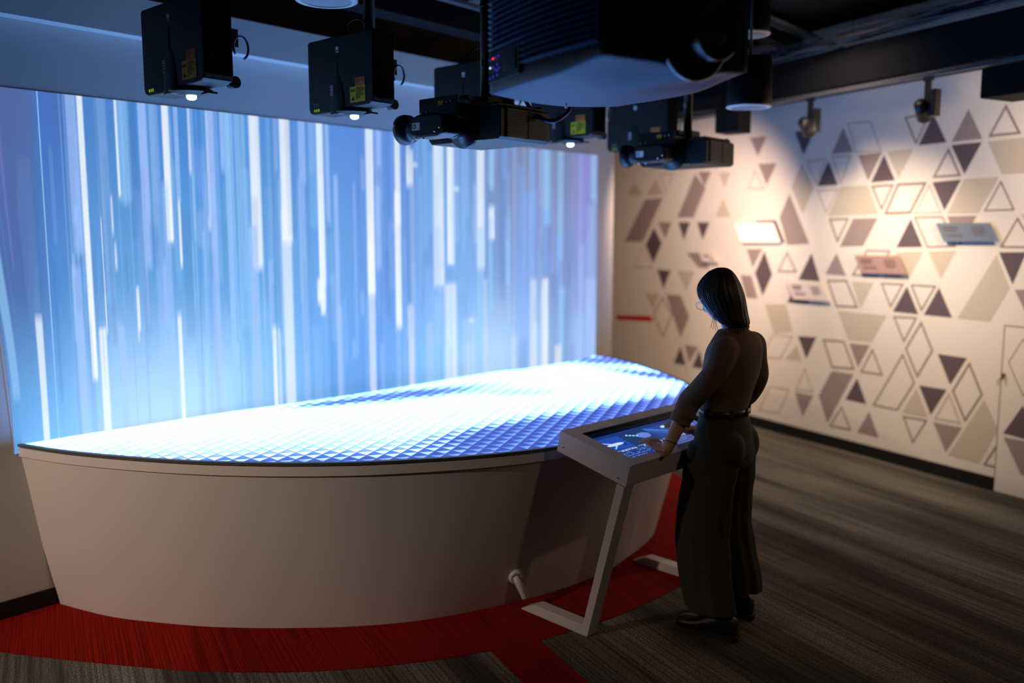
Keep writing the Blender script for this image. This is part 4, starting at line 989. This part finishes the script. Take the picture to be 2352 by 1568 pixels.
def fuse(mb, name, m_, parent, voxel, smooth=2, fac=.5):
    me = bpy.data.meshes.new('raw'); me.from_pydata(mb.v, [], mb.f); me.update()
    import bmesh
    bm = bmesh.new(); bm.from_mesh(me); bmesh.ops.remove_doubles(bm, verts=bm.verts, dist=1e-5); bmesh.ops.recalc_face_normals(bm, faces=bm.faces); bm.to_mesh(me); bm.free()
    o = bpy.data.objects.new('raw', me); COL.objects.link(o)
    r = o.modifiers.new('r', 'REMESH'); r.mode = 'VOXEL'; r.voxel_size = voxel; r.use_smooth_shade = True
    if smooth: s_ = o.modifiers.new('s', 'SMOOTH'); s_.iterations = smooth; s_.factor = fac
    bpy.context.view_layer.update()
    m2 = bpy.data.meshes.new_from_object(o.evaluated_get(bpy.context.evaluated_depsgraph_get())); bpy.data.objects.remove(o)
    m2.name = name; m2.materials.clear(); m2.materials.append(M[m_])
    m2.polygons.foreach_set('use_smooth', [True]*len(m2.polygons)); m2.polygons.foreach_set('material_index', [0]*len(m2.polygons))
    o = bpy.data.objects.new(name, m2); COL.objects.link(o); o.parent = parent
    if parent in WORLD: o.matrix_parent_inverse = parent_matrix(parent).inverted()
    return o
PERSON = thing('person', 'woman in brown sweater and wide olive trousers, head bowed, hands on the kiosk screen', 'person', PC, 0, None, True)
# --- frames
HCn = Vector((.943, 3.955, 1.574))
pitch = math.radians(34)
HF = (Vector((-.60, .80, 0)).normalized()*math.cos(pitch)-UP*math.sin(pitch)).normalized()
HL = UP.cross(HF).normalized(); HU = HF.cross(HL).normalized()       # HL: her left
def HP(f, l, u): return HCn+HF*f+HL*l+HU*u
SH_L, EL_L, WR_L = PB(-.03, .148, 1.350), Vector((.800, 3.855, 1.105)), Vector((.712, 3.925, .932))
SH_R, EL_R = PB(-.02, -.182, 1.350), Vector((1.145, 4.13, 1.10))
KN = (KS(0, 0, 1)-KS(0, 0, 0)).normalized(); K00 = KS(0, 0, 0)
TIP_L = on(1457, 1004, K00+KN*.004, KN); HEEL_L = on(1524, 1040, K00+KN*.018, KN)
hdir = (TIP_L-HEEL_L); print('hand len', hdir.length, TIP_L, HEEL_L)
hdir = (hdir-KN*hdir.dot(KN)).normalized()
WR_L = HEEL_L-hdir*.012+KN*.022
TIP_R = KS(.53, .16, .004); HEEL_R = KS(.60, .33, .02); WR_R = HEEL_R+KN*.02-(TIP_R-HEEL_R).normalized()*.02
def hand(mb, wr, heel, d, thumb_side, curl=.35):
    """palm down; d: finger direction; thumb_side: unit vector towards the thumb"""
    s = thumb_side; k0 = heel+KN*.006
    rg = []
    for (x, hw, ht, z) in ((-.03, .024, .018, .018), (-.005, .029, .019, .010), (.02, .036, .017, .006), (.045, .040, .0145, .006), (.068, .041, .012, .007), (.078, .036, .009, .007)):
        c = k0+d*x+KN*z; rg.append(ringp(c, s*hw, KN*ht, 20))
    mb.loft(rg)
    for i, (off_, ln, sp_) in enumerate(((.031, .072, .24), (.0115, .081, .08), (-.0095, .076, -.08), (-.030, .060, -.28))):
        b0 = k0+d*.062+s*off_+KN*.010; dd = (d+s*sp_).normalized()
        lift = (.003, .007, .006, .002)[i]
        pts = [b0, b0+dd*ln*.40+KN*lift, b0+dd*ln*.72+KN*(lift-.006), b0+dd*ln*.97-KN*.012, b0+dd*ln*1.0-KN*.013]
        limb(mb, pts, [.0092, .0080, .0073, .0064, .0042], 12, None, 4)
    t0 = k0+d*.004+s*.022+KN*.006
    tp = [t0, t0+(d*.55+s*.8).normalized()*.030, t0+(d*.7+s*.65).normalized()*.055+KN*.006, t0+(d*.85+s*.5).normalized()*.076+KN*.010, t0+(d*.85+s*.5).normalized()*.079+KN*.010]
    limb(mb, tp, [.015, .0125, .0105, .0085, .005], 12, None, 4)
sL = hdir.cross(KN).normalized()
if sL.dot(Vector((.3, 1, 0))) < 0: sL = -sL
dR = (TIP_R-HEEL_R); dR = (dR-KN*dR.dot(KN)).normalized(); sR = dR.cross(KN).normalized()
if sR.dot(Vector((-1, -.2, 0))) < 0: sR = -sR
def body():
    mb = MB()
    torso(mb, [(.04, 0, .84, .12, .09), (.04, 0, .92, .135, .095), (.02, 0, 1.05, .11, .078), (-.01, 0, 1.2, .13, .09), (-.02, 0, 1.32, .135, .085), (-.02, 0, 1.385, .10, .062)], None, 32)
    # neck
    limb(mb, [PB(-.02, 0, 1.36), PB(-.012, 0, 1.42), HP(.0, 0, -.09), HP(.0, 0, -.04)], [.062, .052, .046, .046], 24)
    # head
    n1, n2 = 30, 40; vs = []
    def g(x, y, z, cx, cy, cz, s): return math.exp(-((x-cx)**2+(y-cy)**2+(z-cz)**2)/(s*s))
    for i in range(n1+1):
        ph = math.pi*i/n1; u = math.cos(ph)
        for j in range(n2):
            th = j*math.tau/n2; x, y, z = math.sin(ph)*math.cos(th), math.sin(ph)*math.sin(th), u
            w_ = .074; dep = .092
            if z < 0: w_ *= 1-.34*(-z)**1.6; dep *= 1-.12*(-z)
            f = x*dep+(.022*max(0, -z)**1.5 if x > -.5 else 0); l = y*w_; uu = z*.114
            if x < 0 and z < -.1: f *= 1-.55*min(1, (-z-.1)*2.0)
            r = 0
            r += .026*g(x, y*1.6, z, 1, 0, -.10, .20)+.010*g(x, y*2, z, .97, 0, .08, .16)      # nose, bridge
            r += .008*g(x, y, z*1.6, .85, 0, -.80, .28)                                  # lips
            r += .010*g(x, y, z, .72, 0, -.78, .25)                                       # chin
            for sg in (1, -1):
                r -= .009*g(x, y, z, .90, .36*sg, .04, .18); r += .004*g(x, y, z*1.5, .92, .36*sg, .32, .2); r += .004*g(x, y, z, .78, .55*sg, -.2, .25)
            f += r; vs.append(HP(f, l, uu))
    fs = [(i*n2+j, i*n2+(j+1) % n2, (i+1)*n2+(j+1) % n2, (i+1)*n2+j) for i in range(n1) for j in range(n2)]
    mb.add(vs, fs)
    for sg in (1, -1): limb(mb, [HP(-.008, .070*sg, .026), HP(-.014, .082*sg, .018), HP(-.006, .080*sg, -.012), HP(.004, .070*sg, -.028)], [.007, .010, .009, .006], 10)
    # arms
    limb(mb, [PB(-.03, .12, 1.352), PB(-.03, .160, 1.30), PB(.03, .185, 1.20), EL_L, EL_L.lerp(WR_L, .35), WR_L, HEEL_L+KN*.012+hdir*.01], [.046, .044, .040, .037, (.036, .034), (.0215, .027), (.018, .024)], 20)
    limb(mb, [PB(-.03, -.13, 1.352), PB(-.03, -.185, 1.30), PB(-.035, -.20, 1.2), EL_R, EL_R.lerp(WR_R, .35), WR_R, HEEL_R+KN*.012], [.046, .044, .040, .037, .036, .026, .022], 20)
    hand(mb, WR_L, HEEL_L, hdir, sL); hand(mb, WR_R, HEEL_R, dR, sR)
    # legs inside the trousers
    limb(mb, [PB(.03, .075, .90), PB(.05, .09, .65), PB(.04, .11, .48), PB(-.03, .115, .25), PB(-.062, .102, .10)], [.085, .068, .052, .045, .035], 20)
    limb(mb, [PB(.03, -.075, .90), PB(.02, -.10, .65), PB(.01, -.125, .48), PB(-.015, -.150, .25), PB(-.024, -.166, .10)], [.085, .066, .052, .045, .035], 20)
    o = fuse(mb, 'body', 'skin', PERSON, .0031, 2)
    for sg in (1, -1):
        MB().lathe(HP(.071, .028*sg, .004), HF, [(0, -.010), (.009, -.006), (.0115, .0), (.009, .006), (0, .009)], 16).build('eye', 'label_white', PERSON)
body()
def nz(p, s): return noise.noise(Vector(p)*s)
def sweater():
    mb = MB()
    def md(th, z): return .016*math.sin(3*th+z*22)*ss(1.34, 1.05, z)+.010*math.sin(z*55+3*math.sin(th+.7))*ss(1.08, 1.16, z)*ss(1.36, 1.24, z)+.016*nz((math.cos(th), math.sin(th), z*5), 1.8)+.008*math.sin(z*95+2*math.sin(th))*ss(1.14, 1.05, z)
    torso(mb, [(.022, 0, 1.030, .118, .084), (.022, 0, 1.040, .134, .097), (.022, 0, 1.065, .140, .102), (.012, 0, 1.12, .142, .105), (.0, 0, 1.20, .156, .116), (-.008, -.003, 1.27, .168, .122), (-.016, -.006, 1.33, .176, .114), (-.020, -.010, 1.375, .160, .096), (-.018, -.006, 1.405, .112, .082), (-.014, 0, 1.415, .084, .072), (-.012, 0, 1.422, .070, .066)], md)
    # collar ring
    c = [PB(-.012, 0, 1.416)+LD*.068*math.cos(a)+FD*.060*math.sin(a)+UP*(.008-.014*math.sin(a)) for a in [math.tau*i/28 for i in range(29)]]
    mb.tube(c, .0085, 8)
    def cf(th, k): return .06*math.sin(k*58+1.5*math.sin(th))*ss(.60, .80, k)*ss(1.02, .95, k)+.02*math.sin(2*th+k*20)+.03*math.sin(k*40+th)*ss(.45, .6, k)*.6
    limb(mb, [PB(-.03, .095, 1.335), PB(-.034, .148, 1.335), PB(-.020, .180, 1.26), PB(.035, .196, 1.18), EL_L, EL_L.lerp(WR_L, .16), EL_L.lerp(WR_L, .42), EL_L.lerp(WR_L, .46)], [.062, .062, .056, .053, .052, .052, .047, .040], 28, cf, 8)
    limb(mb, [PB(-.03, -.11, 1.335), PB(-.034, -.172, 1.335), PB(-.036, -.198, 1.26), PB(-.045, -.205, 1.18), EL_R, EL_R.lerp(WR_R, .16), EL_R.lerp(WR_R, .40), EL_R.lerp(WR_R, .44)], [.062, .060, .054, .051, .050, .050, .045, .040], 28, cf, 8)
    fuse(mb, 'sweater', 'sweater', PERSON, .0052, 2)
sweater()
def trousers():
    mb = MB()
    def mh(th, z): return .010*nz((math.cos(th)*1.2, math.sin(th)*1.2, z*4), 2)
    torso(mb, [(.022, 0, 1.048, .136, .099), (.024, 0, 1.03, .140, .102), (.022, 0, .99, .152, .112), (.020, 0, .93, .168, .124), (.018, 0, .87, .176, .132), (.022, 0, .815, .172, .128), (.03, 0, .78, .15, .11)], mh)
    # seat
    for sg in (1, -1):
        c = PB(-.022, .080*sg, .885); rings = []
        for i in range(13):
            ph = math.pi*i/12; rings.append([c+UP*(.105*math.cos(ph))+(LD*math.cos(a)*.080+FD*math.sin(a)*.092)*max(.02, math.sin(ph)) for a in [math.tau*q/24 for q in range(24)]])
        mb.loft(rings)
    def leg(tab, ph):
        Q = cr(tab, 14); rings = []; n = 72
        for (f, l, z, a, b) in Q:
            dn = ss(.86, .55, z)
            def md(th, _):
                v = .050*math.sin(4*th+ph+2.2*z)*dn+.034*math.sin(7*th-ph+3*z)*dn+.020*math.sin(11*th+ph)*dn
                v += .050*nz((math.cos(th)*1.3, math.sin(th)*1.3, z*1.8+ph), 2.0)
                v += .034*math.sin(th*2+z*30+ph)*math.exp(-((z-.74)/.07)**2)
                v += .030*math.sin(th*3-z*34+ph)*math.exp(-((z-.45)/.10)**2)
                return v
            rings.append(ringp(PB(f, l, z), LD*a, FD*b, n, md, z))
        # turn the hem inwards so it reads as an open cuff
        f, l, z, a, b = tab[-1]
        mb.loft(rings)
    leg([(.03, .080, .90, .085, .115), (.038, .085, .82, .096, .124), (.050, .094, .72, .098, .122), (.060, .104, .60, .100, .122), (.062, .112, .48, .100, .121), (.050, .116, .34, .100, .122), (.030, .116, .22, .098, .120), (.010, .112, .125, .096, .118)], .6)
    leg([(.02, -.080, .90, .085, .110), (.020, -.085, .82, .094, .116), (.022, -.098, .72, .092, .108), (.030, -.112, .60, .090, .104), (.030, -.124, .48, .088, .102), (.010, -.134, .34, .086, .106), (-.010, -.140, .24, .086, .108), (-.018, -.148, .150, .086, .106)], 2.4)
    fuse(mb, 'trousers', 'trousers', PERSON, .0058, 2, .4)
    # belt, loops, stitched pocket edges
    mb = MB(); a0, b0 = .141, .104; n = 56
    vs = []
    for i in range(n):
        a = math.tau*i/n
        for (r, z) in ((0, 1.034), (.0045, 1.034), (.0045, 1.060), (0, 1.060)): vs.append(PB(.022, 0, z)+LD*(a0+r)*math.cos(a)+FD*(b0+r)*math.sin(a))
    mb.add(vs, [(i*4+q, i*4+(q+1) % 4, ((i+1) % n)*4+(q+1) % 4, ((i+1) % n)*4+q) for i in range(n) for q in range(4)], 0, True); mb.build('belt', 'belt', PERSON)
    for a in (-1.57, -2.3, -.85, 2.9, .25):
        d = LD*math.cos(a)*(a0+.006)+FD*math.sin(a)*(b0+.006); tdir = (-LD*math.sin(a)*a0+FD*math.cos(a)*b0).normalized()
        MB().box(PB(.022, 0, 1.046)+d, (.006, .003, .020), (tdir, d.normalized(), UP)).build('belt_loop', 'trousers', PERSON)
trousers()
def boot(heel, fwd, name_shift):
    fwd = Vector((fwd[0], fwd[1], 0)).normalized(); sd = Vector((-fwd.y, fwd.x, 0)); h = Vector((heel[0], heel[1], 0))
    mb = MB(); rings = []
    for (x, w_, t_) in cr([(-.004, .018, .075), (.006, .032, .105), (.05, .040, .125), (.10, .040, .118), (.14, .044, .100), (.19, .050, .080), (.235, .050, .074), (.268, .040, .064), (.286, .018, .048)], 4):
        rings.append([h+fwd*x+sd*(w_*math.cos(a))+UP*(.022+(t_-.022)*(.5+.5*math.sin(a))) for a in [math.tau*q/24 for q in range(24)]])
    mb.loft(rings)
    mb.loft([[h+fwd*(.052+dx)+sd*(.042*s_*math.cos(a))+fwd*(.050*s_*math.sin(a))+UP*z for a in [math.tau*q/24 for q in range(24)]] for z, s_, dx in ((.04, .98, .004), (.09, 1.0, .010), (.13, .92, .016), (.19, .86, .024))])
    b = fuse(mb, 'boot', 'boot', PERSON, .005, 2)
    so = []; 
    for (x, w_) in cr([(-.010, .012), (-.004, .028), (.03, .036), (.10, .034), (.15, .042), (.21, .050), (.25, .047), (.28, .034), (.294, .012)], 4): so.append((x, w_))
    poly = [h+fwd*x+sd*w_ for x, w_ in so]+[h+fwd*x-sd*w_ for x, w_ in reversed(so)]
    s_ = MB().prism(poly, (0, 0, .026)).build('sole', 'sole', PERSON)
    for i in range(4):
        c = h+fwd*(.115+i*.022)+UP*(.108-i*.011)
        MB().tube(cr([tuple(c-sd*.022-UP*.006), tuple(c+UP*.003), tuple(c+sd*.022-UP*.006)], 5), .0026, 6).build('lace', 'boot', PERSON)
boot((1.030, 3.800), (-.85, .50), 0)
boot((1.165, 4.030), (-.80, .56), 1)
def hair():
    mb = MB(); n = 120
    tab = [(1.702, .950, 3.955, .008, .008), (1.699, .950, 3.955, .026, .024), (1.685, .948, 3.955, .052, .046), (1.655, .944, 3.955, .080, .069), (1.615, .943, 3.955, .102, .087), (1.570, .952, 3.952, .107, .093), (1.530, .968, 3.943, .096, .088), (1.495, .985, 3.932, .081, .083), (1.46, 1.004, 3.918, .066, .074), (1.448, 1.014, 3.911, .052, .062), (1.434, 1.020, 3.907, .036, .046)]
    Q = cr([(x, y, z, a, b) for z, x, y, a, b in tab], 8); rings = []
    H1 = Vector((-.66, .75, 0)); H2 = Vector((-.75, -.66, 0))
    for i, q in enumerate(Q):
        k = i/(len(Q)-1)
        def md(th, _): return (.010*math.sin(th*17+k*3)+.008*math.sin(th*31-k*4)+.007*math.sin(th*53+k*2)+.03*nz((math.cos(th)*2, math.sin(th)*2, k*2), 1.2))*ss(0, .25, k)
        r = ringp(Vector(q[:3]), H1*q[3], H2*q[4], n, md, k)
        for j, p in enumerate(r):
            fr = max(0, math.cos(j*math.tau/n)); cut = ss(.42, .62, k)*fr**2
            r[j] = p-H1*.070*cut
        rings.append(r)
    mb.loft(rings)
    o = mb.build('hair', 'hair', PERSON)
    # fringe lock over the brow and loose strands
    mb = MB()
    rg = random.Random(9)
    for i in range(30):      # locks lying over the crown and down the near side
        a = rg.uniform(-1, 1); ph = .35+1.75*i/30; lk = []
        for (z, x, y, fa, la) in tab[2:]:
            kk = (1.68-z)/.27; th = ph+.15*a*kk
            lk.append(tuple(Vector((x, y, z))+H1*fa*math.cos(th)*1.005+H2*la*math.sin(th)*1.005))
        mb.tube(cr(lk, 4), [.0032]*((len(lk)-1)*4+1), 6)
    for i in range(4):
        a = rg.uniform(-1, 1); s0 = Vector((.985+.01*i, 3.865, 1.47)); e_ = Vector((1.0+.012*i, 3.86+.01*a, 1.415-.012*rg.random()))
        mb.tube(cr([tuple(s0), tuple(s0.lerp(e_, .5)+Vector((.006*a, -.010, 0))), tuple(e_)], 6), .0016, 5)
    for i in range(4):
        e_ = HP(.055+.010*i, .05, -.155+.012*i); s0 = HP(-.01, .088, -.07)
        mb.tube(cr([tuple(s0), tuple(s0.lerp(e_, .5)-UP*.010), tuple(e_)], 8), .0011, 5)
    o2 = mb.build('loose_strands', 'hair', PERSON); o2['kind'] = 'stuff'
hair()
gl = MB()
for sg in (1, -1):
    c = HP(.098, .033*sg, .004)
    gl.tube([c+HL*.025*math.cos(a)+HU*.020*math.sin(a) for a in [math.tau*q/20 for q in range(21)]], .0012, 6, cap=False)
    gl.tube([HP(.098, .057*sg, .008), HP(.03, .080*sg, .012), HP(-.01, .084*sg, .010)], .0014, 6)
gl.tube([HP(.100, .010, .006), HP(.104, 0, .009), HP(.100, -.010, .006)], .0012, 6)
gl.build('glasses', 'chrome', PERSON)
wdir = (WR_L-EL_L).normalized(); wc = EL_L.lerp(WR_L, .84)
a_ = (LD-wdir*LD.dot(wdir)).normalized(); b_ = wdir.cross(a_)
MB().tube([wc+a_*.031*math.cos(t)+b_*.034*math.sin(t)+wdir*.006*math.sin(t) for t in [math.tau*q/28 for q in range(29)]], .0021, 8, cap=False).build('bracelet', 'gold', PERSON)
rc = HEEL_L+KN*.006+hdir*.062+sL*-.0085+KN*.010+(hdir-sL*.05).normalized()*.020+KN*.004
MB().tube([rc+sL*.0105*math.cos(t)+KN*.0105*math.sin(t) for t in [math.tau*q/20 for q in range(21)]], .0014, 6, cap=False).build('ring', 'gold', PERSON)
